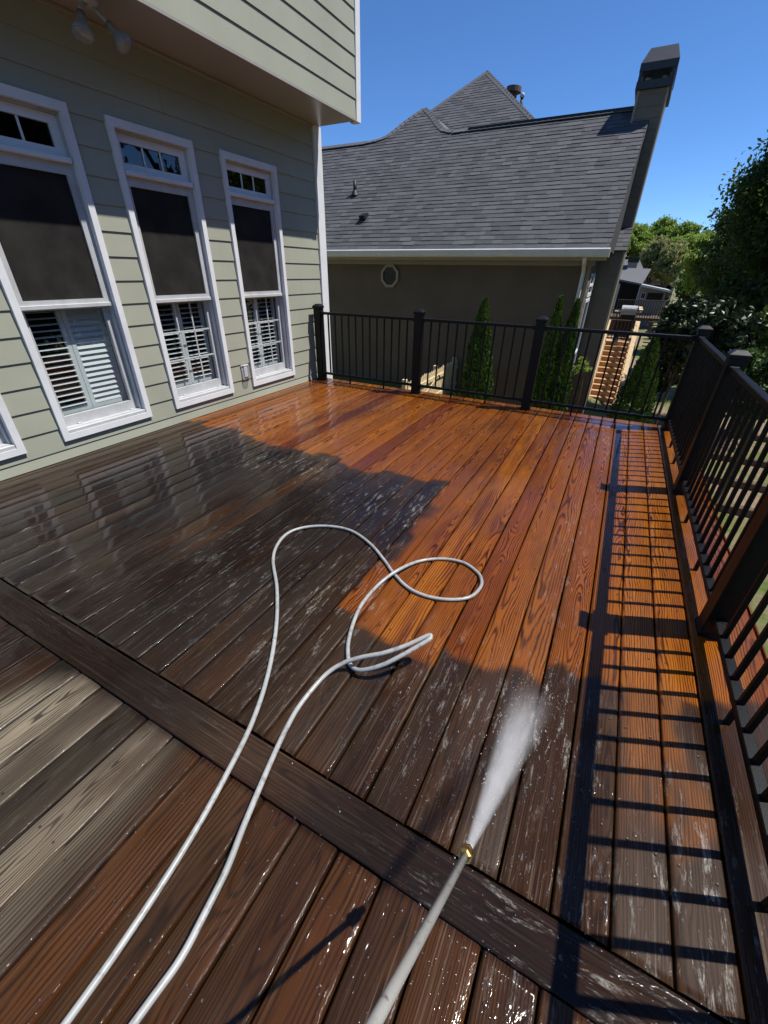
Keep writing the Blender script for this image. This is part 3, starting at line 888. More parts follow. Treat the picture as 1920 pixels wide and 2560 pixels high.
# ------------------------------------------------------------------ hose
HOSE = [(-0.70, -0.45, 0.012), (-0.709, -0.13, 0.012), (-0.721, 0.034, 0.012), (-0.746, 0.21, 0.012), (-0.786, 0.388, 0.012), (-0.848, 0.592, 0.012), (-0.948, 0.795, 0.012), (-1.094, 1.013, 0.012), (-1.268, 1.22, 0.012), (-1.448, 1.397, 0.012), (-1.533, 1.538, 0.012), (-1.555, 1.675, 0.012), (-1.491, 1.786, 0.012), (-1.362, 1.865, 0.012), (-1.212, 1.884, 0.012), (-1.034, 1.815, 0.012), (-0.882, 1.711, 0.012), (-0.78, 1.63, 0.012), (-0.662, 1.561, 0.012), (-0.548, 1.545, 0.012), (-0.432, 1.577, 0.012), (-0.345, 1.645, 0.012), (-0.317, 1.743, 0.012), (-0.33, 1.815, 0.012), (-0.373, 1.869, 0.012), (-0.469, 1.914, 0.012), (-0.589, 1.888, 0.012), (-0.698, 1.797, 0.014), (-0.756, 1.64, 0.037), (-0.804, 1.509, 0.016), (-0.811, 1.349, 0.012), (-0.785, 1.217, 0.012), (-0.74, 1.094, 0.012), (-0.693, 1.016, 0.014), (-0.656, 0.98, 0.02), (-0.611, 0.965, 0.035), (-0.562, 0.975, 0.06), (-0.507, 1.005, 0.09), (-0.445, 1.065, 0.125), (-0.384, 1.148, 0.152), (-0.378, 1.168, 0.156), (-0.390, 1.170, 0.158), (-0.452, 1.103, 0.135), (-0.526, 1.035, 0.115), (-0.612, 0.99, 0.085), (-0.68, 0.95, 0.05), (-0.724, 0.878, 0.024), (-0.736, 0.74, 0.012), (-0.722, 0.64, 0.012), (-0.694, 0.531, 0.014), (-0.661, 0.428, 0.022), (-0.625, 0.321, 0.03), (-0.59, 0.225, 0.037), (-0.568, 0.128, 0.043), (-0.553, 0.049, 0.05), (-0.555, -0.03, 0.056), (-0.57, -0.25, 0.06), (-0.60, -.55, .05)]
hp = catmull(HOSE, 7)
HR = .0094
V, F = tube_vf([(p[0], p[1], p[2] - .0006) for p in hp], HR, 14)
ho = mesh_obj('garden_hose', V, F, M['hose'], None, smooth=True)
tag(ho, 'long white hose looped and crossed over the wet deck', 'hose')

# ------------------------------------------------------------------ spray wand
tip = Vector((-.010, .418, .442)); back = Vector((-.043, .096, .808))
wd = (tip - back).normalized()
wand = empty('spray_wand', tuple(back - wd * .35), 'grey pressure washer wand with brass nozzle spraying the boards', 'spray wand')
tube('wand_tube', [back - wd * .36, back, tip - wd * .03], .0072, M['wand'], wand, 20)
p0 = tip - wd * .034
tube('nozzle_collar', [p0, p0 + wd * .004, p0 + wd * .0042, p0 + wd * .016, p0 + wd * .0162, p0 + wd * .020, p0 + wd * .0202, p0 + wd * .033], [.0085, .0125, .0148, .0148, .0118, .0118, .0146, .0140], M['brass'], wand, 6, smooth=False)
tube('spray_tip', [p0 + wd * .0335, p0 + wd * .040, p0 + wd * .052, p0 + wd * .054], [.0088, .0100, .0082, .005], M['white'], wand, 16)
for dd in (.36,):
    q = back - wd * dd
tube('trigger_grip', [back - wd * .36, back - wd * .40, back - wd * .55], [.016, .02, .02], M['vent_metal'], wand, 14)

# spray of water mist: a closed cone with a soft density
hit = Vector((.062, 1.24, .010))
so = tip + wd * .016
ax = (hit - so); SL = ax.length; ax.normalize()
def _spray(L):
    n = N('water_mist')
    oc = n.objco(); s = n.n('SeparateXYZ'); n.l(oc, s.inputs[0])
    x, y, zz = s.outputs
    rad = n.math('ADD', .009, n.math('MULTIPLY', y, .112)); radz = n.math('ADD', .009, n.math('MULTIPLY', y, .09))
    q = n.math('ADD', n.math('POWER', n.math('DIVIDE', x, rad), 2.0), n.math('POWER', n.math('DIVIDE', zz, radz), 2.0))
    fall = n.math('POWER', n.math('SUBTRACT', 1.0, q, clamp=True), 1.9)
    cbv = n.n('CombineXYZ'); n.l(n.math('DIVIDE', x, rad), cbv.inputs[0]); n.l(n.math('MULTIPLY', y, 1.3), cbv.inputs[1]); n.l(n.math('DIVIDE', zz, radz), cbv.inputs[2])
    ns = n.noise(cbv.outputs[0], 4.5, 6, .7)
    ns2 = n.noise(oc, 26, 4, .65)
    tail = n.math('POWER', n.mapr(y, L * .25, L * .98, 1.0, 0.0), 1.3)
    den = n.math('MULTIPLY', n.math('MULTIPLY', fall, n.mapr(ns, .30, .68, .25, 1.35)), n.math('MULTIPLY', tail, n.mapr(ns2, .3, .65, .5, 1.25)))
    dens = n.math('MULTIPLY', den, n.math('DIVIDE', 15.0, n.math('ADD', .05, y)))
    pv = n.n('VolumePrincipled'); pv.inputs['Color'].default_value = C3(.99, .99, 1.0)
    pv.inputs['Anisotropy'].default_value = .0
    n.l(dens, pv.inputs['Density']); n.l(pv.outputs[0], n.out.inputs['Volume'])
    return n.m
M['mist'] = _spray(SL)
def build_spray():
    V, F = [], []
    n = 20; rings = [0, .1, .25, .5, .75, 1.0]
    for t in rings:
        y = SL * t
        for k in range(n):
            a = 2 * math.pi * k / n
            V.append((math.cos(a) * (.010 + .113 * y), y, math.sin(a) * (.010 + .091 * y)))
    for i in range(len(rings) - 1):
        for k in range(n):
            k2 = (k + 1) % n
            F.append((i * n + k, (i + 1) * n + k, (i + 1) * n + k2, i * n + k2))
    F.append(tuple(range(n))); F.append(tuple(reversed(range((len(rings) - 1) * n, len(rings) * n))))
    me = bpy.data.meshes.new('water_spray'); me.from_pydata(V, [], F); me.materials.append(M['mist']); me.update()
    o = bpy.data.objects.new('water_spray', me); col.objects.link(o)
    xa = Vector((1, 0, 0)); xa = (xa - ax * xa.dot(ax)).normalized(); za = xa.cross(ax)
    o.matrix_world = Matrix(((xa.x, ax.x, za.x, so.x), (xa.y, ax.y, za.y, so.y), (xa.z, ax.z, za.z, so.z), (0, 0, 0, 1)))
    tag(o, 'white fan of water mist shooting from the brass nozzle onto the boards', 'water spray', kind='stuff')
build_spray()

# water drops thrown around the spray and lying on the boards
def _drop():
    n = N('water_drop')
    g = n.n('BsdfGlossy'); g.inputs['Roughness'].default_value = .14
    t = n.n('BsdfTransparent'); fr = n.n('Fresnel'); fr.inputs[0].default_value = 1.33
    mx = n.n('MixShader'); n.l(n.math('ADD', n.math('MULTIPLY', fr.outputs[0], 1.6), .05, clamp=True), mx.inputs[0])
    n.l(t.outputs[0], mx.inputs[1]); n.l(g.outputs[0], mx.inputs[2]); n.l(mx.outputs[0], n.out.inputs['Surface'])
    return n.m
M['drop'] = _drop()
def build_drops():
    base = []; m, r_ = 8, 4
    for i in range(r_):
        a = (i / r_) * math.pi / 2
        for k in range(m):
            t = 2 * math.pi * k / m
            base.append((math.cos(a) * math.cos(t), math.cos(a) * math.sin(t), math.sin(a)))
    base.append((0, 0, 1)); base = np.array(base)
    f0 = []
    for i in range(r_ - 1):
        for k in range(m):
            k2 = (k + 1) % m
            f0.append((i * m + k, i * m + k2, (i + 1) * m + k2)); f0.append((i * m + k, (i + 1) * m + k2, (i + 1) * m + k))
    for k in range(m): f0.append(((r_ - 1) * m + k, (r_ - 1) * m + (k + 1) % m, len(base) - 1))
    f0 = np.array(f0)
    Vs, Fs = [], []; cnt = 0
    spots = []
    for (cx, cy, sx_, sy_, n) in ((.0, 1.0, .28, .38, 900), (.12, .9, .20, .35, 500), (-.35, .95, .2, .25, 260), (.45, .8, .25, .4, 350), (.3, .3, .4, .15, 350), (-.25, .75, .25, .2, 300), (.05, 2.3, .15, .5, 200), (-.7, .1, .5, .3, 250)):
        spots.append(np.stack([rng.normal(cx, sx_, n), rng.normal(cy, sy_, n)], 1))
    P = np.vstack(spots)
    P = P[(P[:, 0] < .68) & (P[:, 0] > -2) & (P[:, 1] > -.3)]
    u = ((P[:, 0] - .368) / PITCH) % 1.0
    P = P[(u > .06) & (u < .94)]
    R = rng.uniform(.0010, .0034, len(P)) * (1 + 1.0 * (rng.random(len(P)) > .93))
    Q = base[None] * np.stack([R, R * 1.25, R * .55], -1)[:, None, :]
    Q[..., 0] += P[:, None, 0]; Q[..., 1] += P[:, None, 1]; Q[..., 2] += .0008
    Vv = Q.reshape(-1, 3); Ff = (f0[None] + (np.arange(len(P)) * len(base))[:, None, None]).reshape(-1, 3)
    o = tri_soup('water_drops', Vv, Ff, M['drop'], None, True)
    tag(o, 'scattered water drops lying on the wet boards around the spray', 'water drops', kind='stuff')
build_drops()
def build_flying():
    n = 420; r = np.random.default_rng(5)
    t = r.random(n) ** .6; ang = r.uniform(0, 2 * math.pi, n); q = np.abs(r.normal(size=n)) * .6 + .35
    xa = Vector((1, 0, 0)); xa = (xa - ax * xa.dot(ax)).normalized(); za = xa.cross(ax)
    A, XA, ZA, S0 = (np.array(v) for v in (ax, xa, za, so))
    d = t * SL * 1.02
    P = S0 + A * d[:, None] + XA * (np.cos(ang) * q * (.006 + .11 * d))[:, None] + ZA * (np.sin(ang) * q * (.006 + .09 * d))[:, None]
    P = P[P[:, 2] > .006]; n = len(P)
    R = r.uniform(.0004, .0013, n)[:, None]
    oc = np.array([(1, 0, 0), (-1, 0, 0), (0, 1, 0), (0, -1, 0), (0, 0, 1), (0, 0, -1)], float)
    dirs = oc[None] * R[:, None, :] + (A * 2.2)[None, None] * (oc @ A)[None, :, None] * R[:, None, :]
    V = (P[:, None, :] + dirs).reshape(-1, 3)
    f = np.array([(0, 2, 4), (2, 1, 4), (1, 3, 4), (3, 0, 4), (2, 0, 5), (1, 2, 5), (3, 1, 5), (0, 3, 5)])
    o = tri_soup('spray_droplets', V, (f[None] + (np.arange(n) * 6)[:, None, None]).reshape(-1, 3), M['spray_drop'], None, True)
    tag(o, 'fine droplets flying inside and around the white water spray', 'water drops', kind='stuff')
def _sd():
    n = N('bright_spray_drop'); n.principled(Base_Color=C3(.8, .82, .85), Roughness=.2, Specular_IOR_Level=.5); return n.m
M['spray_drop'] = _sd()
build_flying()

# ------------------------------------------------------------------ neighbour house
NS = .83                                        # roof pitch
EY, EZ = 10.60, 1.93                            # eave line of the main slope
nh = empty('neighbour_house', (-5.0, 12.5, -1.4), 'tan stucco house with grey shingle roof and tall chimney beyond the far railing', 'house')
RKX = -.577
cs = 1 / math.hypot(1, NS); sn = NS * cs
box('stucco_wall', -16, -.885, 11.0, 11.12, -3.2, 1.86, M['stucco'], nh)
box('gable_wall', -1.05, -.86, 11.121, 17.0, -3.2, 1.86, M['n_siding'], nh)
box('house_core', -16, -1.06, 11.13, 17.0, -3.2, 1.85, M['interior'], nh)
cbox('corner_board', -.93, -.853, 10.985, 11.06, -2.6, 1.66, .004, M['n_trim'], nh)
cbox('frieze_board', -16, RKX - .22, 10.955, 10.999, 1.63, 1.80, .004, M['n_trim'], nh)
box('eave_soffit', -16, RKX, 10.66, 11.0, 1.801, 1.83, M['n_trim'], nh)
box('fascia_board', -16, RKX, 10.63, 10.659, 1.72, 1.93, M['n_trim'], nh)
# gutter with a lit lip
gp = [(10.628, 1.78), (10.57, 1.775), (10.535, 1.80), (10.525, 1.86), (10.512, 1.895), (10.512, 1.912), (10.528, 1.912), (10.534, 1.87), (10.545, 1.82), (10.575, 1.79), (10.628, 1.795)]
V = [(-16, a, b) for a, b in gp] + [(RKX + .03, a, b) for a, b in gp]; m = len(gp)
F = [(i, (i + 1) % m, m + (i + 1) % m, m + i) for i in range(m)] + [tuple(range(m - 1, -1, -1)), tuple(range(m, 2 * m))]
mesh_obj('gutter', V, F, M['gutter'], nh)
box('gutter_end_cap', RKX + .0305, RKX + .036, 10.512, 10.628, 1.775, 1.912, M['gutter'], nh)
tube('downspout', [(-.98, 10.60, 1.775), (-.98, 10.62, 1.70), (-.98, 10.88, 1.56), (-.98, 10.945, 1.48), (-.98, 10.945, -2.4), (-.98, 10.80, -2.55)], .042, M['gutter'], nh, 8, smooth=False)
# gable end window on the lit side wall
def nwin(y0, y1, z0, z1, name='side_window'):
    w = ring_x(name, y0, y1, z0, z1, .07, .07, .08, .07, -.862, -.835, M['white'], nh)
    box('pane', -.858, -.852, y0 + .0705, y1 - .0705, z0 + .0805, z1 - .0705, M['dark_glass'], w)
    cbox('meeting_rail', -.8515, -.832, y0 + .0705, y1 - .0705, (z0 + z1) / 2 - .03, (z0 + z1) / 2 + .03, .004, M['white'], w)
    return w
nwin(11.45, 12.5, 1.02, 1.50)
nwin(11.45, 12.5, -1.45, .98)
z = -2.2
while z < 1.6:
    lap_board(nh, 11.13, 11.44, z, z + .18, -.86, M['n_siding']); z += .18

def octagon(cx, cz, y, rx, rz, th, mat, name, parent, inner=None):
    V, F = [], []
    for r, yy in ((1, y), (1, y - th)):
        for k in range(8):
            a = math.pi / 8 + k * math.pi / 4
            V.append((cx + math.cos(a) * rx * 1.082, yy, cz + math.sin(a) * rz * 1.082))
    if inner:
        for yy in (y, y - th):
            for k in range(8):
                a = math.pi / 8 + k * math.pi / 4
                V.append((cx + math.cos(a) * inner[0] * 1.082, yy, cz + math.sin(a) * inner[1] * 1.082))
        for k in range(8):
            j = (k + 1) % 8
            F += [(k, j, 8 + j, 8 + k), (8 + k, 8 + j, 24 + j, 24 + k), (24 + k, 24 + j, 16 + j, 16 + k), (16 + k, 16 + j, j, k)]
    else:
        F = [tuple(range(8)), tuple(range(15, 7, -1))] + [(k, 8 + k, 8 + (k + 1) % 8, (k + 1) % 8) for k in range(8)]
    return mesh_obj(name, V, F, mat, parent)
ow = octagon(-5.64, 1.37, 10.998, .25, .26, .05, M['n_trim'], 'octagonal_window', nh, (.19, .20))
octagon(-5.64, 1.37, 10.99, .1895, .1995, .01, M['dark_glass'], 'pane', ow)
box('blind_slat', -5.82, -5.46, 10.9785, 10.9795, 1.43, 1.437, M['vent_metal'], ow)
box('blind_slat', -5.82, -5.46, 10.9785, 10.9795, 1.32, 1.327, M['vent_metal'], ow)

# main roof slope: everything lies on one plane, so work in (x, s) with s up the slope
def on_slope(x, s, h=0.0, ey=EY, ez=EZ):
    return (x, ey + s * cs - h * sn, ez + s * sn + h * cs)
def y2s(y): return (y - EY) / cs
RIDGE_Y = 14.04; RS = y2s(RIDGE_Y)
PK = (-6.67, RS + 1.33)
GX = [-8.05, -7.66, -7.47, -7.31, -7.16, -6.92, -6.67, -6.31, -5.93, -5.66, -5.35]
GS = [0.0, .06, .17, .42, .70, 1.02, 1.33, .94, .45, .13, 0.0]
def top_s(x):
    """upper edge of the slope: ridge with the flared cross gable rising out of it"""
    return RS + float(np.interp(x, GX, GS))
roof = mesh_obj('roof', [on_slope(-16, 0, -.02), on_slope(RKX - .004, 0, -.02), on_slope(RKX - .004, RS, -.02), on_slope(-16, RS, -.02), (-16, 17.4, 1.9), (RKX - .004, 17.4, 1.9)],
                [(0, 1, 2, 3), (3, 2, 5, 4), (1, 5, 2), (0, 3, 4), (0, 4, 5, 1)], M['roof_deck'], nh)
# underlay of the cross gable (front triangle, kept just below the shingles, and its two sides)
xs_ = np.linspace(GX[0], GX[-1], 41)
V = [on_slope(x, RS - .3, -.02) for x in xs_] + [on_slope(x, top_s(x) - .01, -.02) for x in xs_] + [(x, on_slope(x, top_s(x), 0)[1] + 3.2, on_slope(x, top_s(x) - .01, -.02)[2]) for x in xs_]
n_ = len(xs_)
F = [(i, i + 1, n_ + i + 1, n_ + i) for i in range(n_ - 1)] + [(n_ + i, n_ + i + 1, 2 * n_ + i + 1, 2 * n_ + i) for i in range(n_ - 1)]
mesh_obj('cross_gable', V, F, M['far_roof'], nh)

EXPO = .1415
def shingle_vf(x0, x1, s0, s1, lift, fn):
    """a tab: thick at the butt, thin at the head"""
    t = .011 + lift
    P = [fn(x0, s0, .001), fn(x1, s0, .001), fn(x1, s1, .001), fn(x0, s1, .001), fn(x0, s0, t + .004), fn(x1, s0, t + .004), fn(x1, s1, .004), fn(x0, s1, .004)]
    return P
def roof_field(fn, xlim, smax, x_a, x_b, expo, seed, wmin=.13, wmax=.36):
    """list of tabs (verts) covering a slope; xlim(s)->(xl,xr)"""
    r = random.Random(seed); tabs = []
    s = 0.0; rowi = 0
    while s < smax:
        s1 = min(s + expo + .03, smax + .02)
        xl, xr = xlim(s + expo * .5)
        if xr - xl < .03: s += expo; rowi += 1; continue
        x = xl - r.random() * .2; butt = r.uniform(-.004, .004)
        while x < xr:
            w = r.uniform(wmin, wmax); a, b = max(x, xl), min(x + w - .0015, xr)
            if b - a > .012:
                lo = s - (.012 if r.random() < .18 else 0) + butt
                tabs.append((max(lo, -.02), shingle_vf(a, b, max(lo, -.02), s1, r.choice((0, 0, .003, .005)), fn), (a + b) / 2))
            x += w
        s += expo; rowi += 1
    return tabs
def lim_main(s):
    if s <= RS: return (-12.5, RKX)
    lo = [x for x in np.linspace(GX[0], GX[-1], 261) if top_s(x) >= s]
    return (lo[0], lo[-1]) if lo else (0, 0)
tabs = roof_field(on_slope, lim_main, PK[1], 0, 0, EXPO, 3)
# nearest 300 singly, the rest joined
camp = np.array((0, 0, CH))
tabs.sort(key=lambda t: np.linalg.norm(np.array(t[1][0]) - camp) - (30 if t[2] > -8.2 else 0))
for s, P, xc in tabs[:290]: mesh_obj('shingle', P, BF, M['shingle'], roof)
def join_tabs(name, tl, parent, mat):
    V = np.array([t[1] for t in tl]).reshape(-1, 3)
    F = (np.array(BF)[None] + (np.arange(len(tl)) * 8)[:, None, None]).reshape(-1, 4)
    o = tri_soup(name, V, F, mat, parent); o['kind'] = 'stuff'; return o
join_tabs('shingle_field', tabs[290:], roof, M['shingle'])
# ridge caps along the main ridge and over the cross gable
def cap_run(pts, parent, name, w=.13, step=.16, lift=.03, first=60):
    P = catmull(pts, 10); seg = np.linalg.norm(np.diff(P, axis=0), axis=1); L = np.concatenate([[0], np.cumsum(seg)])
    out = []; d = 0.0
    while d < L[-1] - .02:
        a = np.array([np.interp(d, L, P[:, i]) for i in range(3)]); b = np.array([np.interp(min(d + step + .05, L[-1]), L, P[:, i]) for i in range(3)])
        t = (b - a) / (np.linalg.norm(b - a) + 1e-9)
        side = np.cross(t, (0, 0, 1)); side /= np.linalg.norm(side) + 1e-9
        up = np.cross(side, t)
        V = []
        for q, h in ((a, lift + .012), (b, lift)):
            V += [tuple(q - side * w - up * (w * .62 - h)), tuple(q + up * h), tuple(q + side * w - up * (w * .62 - h))]
            V += [tuple(q - side * w - up * (w * .62 - h + .012)), tuple(q + up * (h - .012)), tuple(q + side * w - up * (w * .62 - h + .012))]
        F = [(0, 1, 7, 6), (1, 2, 8, 7), (3, 9, 10, 4), (4, 10, 11, 5), (0, 3, 4, 1), (1, 4, 5, 2), (6, 7, 10, 9), (7, 8, 11, 10), (0, 6, 9, 3), (2, 5, 11, 8)]
        mesh_obj(name, V, F, M['ridge'], parent); d += step
rz = on_slope(0, RS, 0)
cap_run([(RKX + .02, rz[1], rz[2]), (-1.8, rz[1], rz[2]), (-3.2, rz[1], rz[2]), (GX[-1], rz[1], rz[2])], roof, 'ridge_shingle')
cap_run([(GX[0], rz[1], rz[2]), (-10.5, rz[1], rz[2]), (-12.5, rz[1], rz[2])], roof, 'ridge_shingle')
cap_run([on_slope(x, top_s(x), .0) for x in np.linspace(GX[-1], PK[0] + .02, 17)], roof, 'hip_shingle', .11)
cap_run([on_slope(x, top_s(x), .0) for x in np.linspace(GX[0], PK[0] - .02, 17)], roof, 'hip_shingle', .11)
# ridge vent strips
box('ridge_vent', -4.9, RKX - .35, rz[1] - .10, rz[1] + .10, rz[2] - .035, rz[2] + .028, M['vent_metal'], roof)
# rake trim
V = []
for s in (-.05, RS):
    for h, dx in ((-.14, 0), (.006, 0), (.006, .012), (-.14, .012)):
        p = on_slope(RKX - .002 + dx, s, h); V.append(p)
mesh_obj('rake_board', V, [(0, 1, 5, 4), (1, 2, 6, 5), (2, 3, 7, 6), (3, 0, 4, 7), (3, 2, 1, 0), (4, 5, 6, 7)], M['roof_deck'], roof)
mesh_obj('drip_edge', [(-16, 10.508, 1.914), (RKX + .03, 10.508, 1.914), (RKX + .03, 10.56, 1.914), (-16, 10.56, 1.914), (-16, 10.526, 1.936), (RKX + .03, 10.526, 1.936), (RKX + .03, 10.56, 1.936), (-16, 10.56, 1.936)], BF, M['white'], roof)

# pyramid roof behind
PP = Vector((-6.16, 19.0, 7.40)); Dn = 4.6
base_ = [(PP.x - Dn, PP.y - Dn, PP.z - NS * Dn), (PP.x + Dn, PP.y - Dn, PP.z - NS * Dn), (PP.x + Dn, PP.y + Dn, PP.z - NS * Dn), (PP.x - Dn, PP.y + Dn, PP.z - NS * Dn)]
pyr = mesh_obj('pyramid_roof', base_ + [tuple(PP)], [(0, 1, 4), (1, 2, 4), (2, 3, 4), (3, 0, 4), (3, 2, 1, 0)], M['roof_deck'], nh)
bs = (PP.y - Dn, PP.z - NS * Dn)
def on_pyr(x, s, h=0.0): return (x, bs[0] + s * cs - h * sn, bs[1] + s * sn + h * cs)
SLP = Dn / cs
pt = roof_field(on_pyr, lambda s: (PP.x - (Dn - s * cs), PP.x + (Dn - s * cs)) if s > SLP * .38 else (0, 0), SLP, 0, 0, EXPO, 9)
join_tabs('shingle_field', pt, pyr, M['shingle'])
def on_pyr_side(v, s, h=0.0): return (PP.x + Dn - s * cs + h * sn, PP.y + v, bs[1] + s * sn + h * cs)
pt2 = roof_field(on_pyr_side, lambda s: (-(Dn - s * cs), (Dn - s * cs)) if s > SLP * .38 else (0, 0), SLP, 0, 0, EXPO, 10)
for t in pt2: pass
join_tabs('shingle_field', pt2, pyr, M['shingle'])
cap_run([tuple(PP), tuple(PP + Vector((1.4, -1.4, -1.4 * NS))), tuple(PP + Vector((2.9, -2.9, -2.9 * NS)))], pyr, 'hip_shingle', .12)
cap_run([tuple(PP), tuple(PP + Vector((-1.4, -1.4, -1.4 * NS))), tuple(PP + Vector((-2.4, -2.4, -2.4 * NS)))], pyr, 'hip_shingle', .12)
# vents
def pt_s(xr_, sl):   # point on main slope seen along (x/y, (z-h)/y)
    y = (CH - EZ + NS * EY) / (NS - sl); return xr_ * y, y2s(y)
for x, s, kind in ((-7.42, 2.13, 'pipe'), (-6.70, 1.16, 'cowl')):
    b = Vector(on_slope(x, s, .012))
    if kind == 'pipe':
        v = tube('vent_pipe', [b, b + Vector((0, 0, .30))], .045, M['vent_metal'], roof, 12)
        V, F = tube_vf([b + Vector((0, 0, -.02)), b + Vector((0, 0, .05)), b + Vector((0, 0, .10))], [.12, .08, .05], 12)
        mesh_obj('vent_boot', V, F, M['vent_metal'], roof)
    else:
        P = [on_slope(x - .09, s - .10, .01), on_slope(x + .09, s - .10, .01), on_slope(x + .09, s + .14, .01), on_slope(x - .09, s + .14, .01), on_slope(x - .08, s - .09, .14), on_slope(x + .08, s - .09, .14), on_slope(x + .08, s + .13, .06), on_slope(x - .08, s + .13, .06)]
        mesh_obj('vent_cowl', P, BF, M['vent_metal'], roof)
# turbine vent and flue on the pyramid's right slope
v0 = Vector((-5.06, 18.5, 6.46))
V, F = tube_vf([v0 + Vector((0, 0, -.2)), v0 + Vector((.02, 0, .16)), v0 + Vector((.02, 0, .165)), v0 + Vector((.03, 0, .30))], [.13, .13, .25, .24], 16)
mesh_obj('roof_vent', V, F, M['old_wood'], pyr)
v1 = Vector((-4.60, 18.0, 6.08))
tube('flue_pipe', [v1 + Vector((0, 0, -.2)), v1 + Vector((0, 0, .26))], .045, M['vent_metal'], pyr, 12)
tube('flue_cap', [v1 + Vector((0, 0, .261)), v1 + Vector((0, 0, .35)), v1 + Vector((0, 0, .37))], [.07, .07, .03], M['galv'], pyr, 12)

# chimney
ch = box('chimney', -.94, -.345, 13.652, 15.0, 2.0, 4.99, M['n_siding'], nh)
def front_lap(parent, x0, x1, y, z0, z1, mat, name='siding_board'):
    V = [(x0, y, z0), (x0, y - .013, z0), (x0, y - .002, z1 + .02), (x0, y, z1 + .02), (x1, y, z0), (x1, y - .013, z0), (x1, y - .002, z1 + .02), (x1, y, z1 + .02)]
    F = [(3, 2, 1, 0), (4, 5, 6, 7), (1, 5, 4, 0), (2, 6, 5, 1), (3, 7, 6, 2), (0, 4, 7, 3)]
    return mesh_obj(name, V, F, mat, parent)
z = 2.3
while z < 5.05:
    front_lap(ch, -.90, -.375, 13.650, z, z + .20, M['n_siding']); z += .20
for x0, x1 in ((-.945, -.9005), (-.3745, -.335)):
    cbox('corner_board', x0, x1, 13.628, 13.70, 2.2, 5.2, .003, M['n_trim'], ch)
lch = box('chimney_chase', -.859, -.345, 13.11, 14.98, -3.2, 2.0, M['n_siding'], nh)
z = -.80
while z < 1.8:
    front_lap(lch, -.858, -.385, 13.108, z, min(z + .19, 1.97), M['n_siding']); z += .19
cbox('corner_board', -.3845, -.337, 13.085, 13.16, -1.6, 1.985, .003, M['n_trim'], lch)
box('foundation', -.86, -.36, 13.06, 13.107, -3.1, -.82, M['old_wood'], lch)
# shingled shoulder of the chase
def on_sh(x, s, h=0.0): return (x, 13.02 + s * cs - h * sn, 1.98 + s * sn + h * cs)
sh_t = roof_field(on_sh, lambda s: (-.60, -.315), .80, 0, 0, EXPO, 21)
sho = mesh_obj('chase_roof', [(-.62, 13.02, 1.97), (-.32, 13.02, 1.97), (-.32, 13.648, 1.97), (-.62, 13.648, 1.97), (-.62, 13.648, 2.485), (-.32, 13.648, 2.485)], [(0, 1, 5, 4), (0, 3, 2, 1), (1, 2, 5), (0, 4, 3), (2, 3, 4, 5)], M['roof_deck'], nh)
for s, P, xc in sh_t: mesh_obj('shingle', P, BF, M['shingle'], sho)
# sheet metal cap: open shroud with sloping lid
cx0, cx1, cy0, cy1 = -1.0, -.285, 13.58, 15.07
cbox('cap_skirt', cx0, cx1, cy0, cy1, 4.98, 5.12, .006, M['cap_metal'], ch)
for x0, x1, y0, y1 in ((cx0 + .01, cx0 + .08, cy0 + .01, cy0 + .08), (cx1 - .08, cx1 - .01, cy0 + .01, cy0 + .08), (cx0 + .01, cx0 + .08, cy1 - .08, cy1 - .01), (cx1 - .08, cx1 - .01, cy1 - .08, cy1 - .01)):
    cbox('cap_leg', x0, x1, y0, y1, 5.121, 5.27, .004, M['cap_metal'], ch)
for xx in (-.80, -.48): tube('flue', [(xx, 14.0, 5.12), (xx, 14.0, 5.26)], .07, M['galv'], ch, 12)
V = [(cx0, cy0, 5.271), (cx1, cy0, 5.271), (cx1, cy1, 5.271), (cx0, cy1, 5.271), (cx0, cy0, 5.40), (cx1, cy0, 5.40), (cx1, cy1, 5.40), (cx0, cy1, 5.40), (cx0 + .1, cy0 + .42, 5.74), (cx1 - .1, cy0 + .42, 5.74), (cx1 - .1, cy1 - .42, 5.74), (cx0 + .1, cy1 - .42, 5.74)]
F = [(3, 2, 1, 0)] + [(i, (i + 1) % 4, 4 + (i + 1) % 4, 4 + i) for i in range(4)] + [(4 + i, 4 + (i + 1) % 4, 8 + (i + 1) % 4, 8 + i) for i in range(4)] + [(8, 9, 10, 11)]
mesh_obj('cap_lid', V, F, M['cap_metal'], ch)

# ------------------------------------------------------------------ foliage
def leaf_quads(P, size, jitter=.35, flat=0.0, droop=0.0, r=None, aspect=.55):
    """leaf shaped diamonds at points P with random facing"""
    r = r or rng; n = len(P)
    a = r.normal(size=(n, 3)); a[:, 2] *= (1 - flat); a[:, 2] -= droop
    a /= np.linalg.norm(a, axis=1)[:, None] + 1e-9
    b = r.normal(size=(n, 3)); b -= a * (a * b).sum(1)[:, None]; b /= np.linalg.norm(b, axis=1)[:, None] + 1e-9
    s = size * (1 + jitter * r.normal(size=n)).clip(.4, 1.8)
    s = s[:, None]
    nn = np.cross(a, b)
    v0 = P - a * s; v2 = P + a * s; v1 = P + b * s * aspect + nn * s * .12; v3 = P - b * s * aspect + nn * s * .12
    V = np.stack([v0, v1, v2, v3], 1).reshape(-1, 3)
    F = (np.arange(n)[:, None] * 4 + np.arange(4)[None]).astype(np.int32)
    return V, F

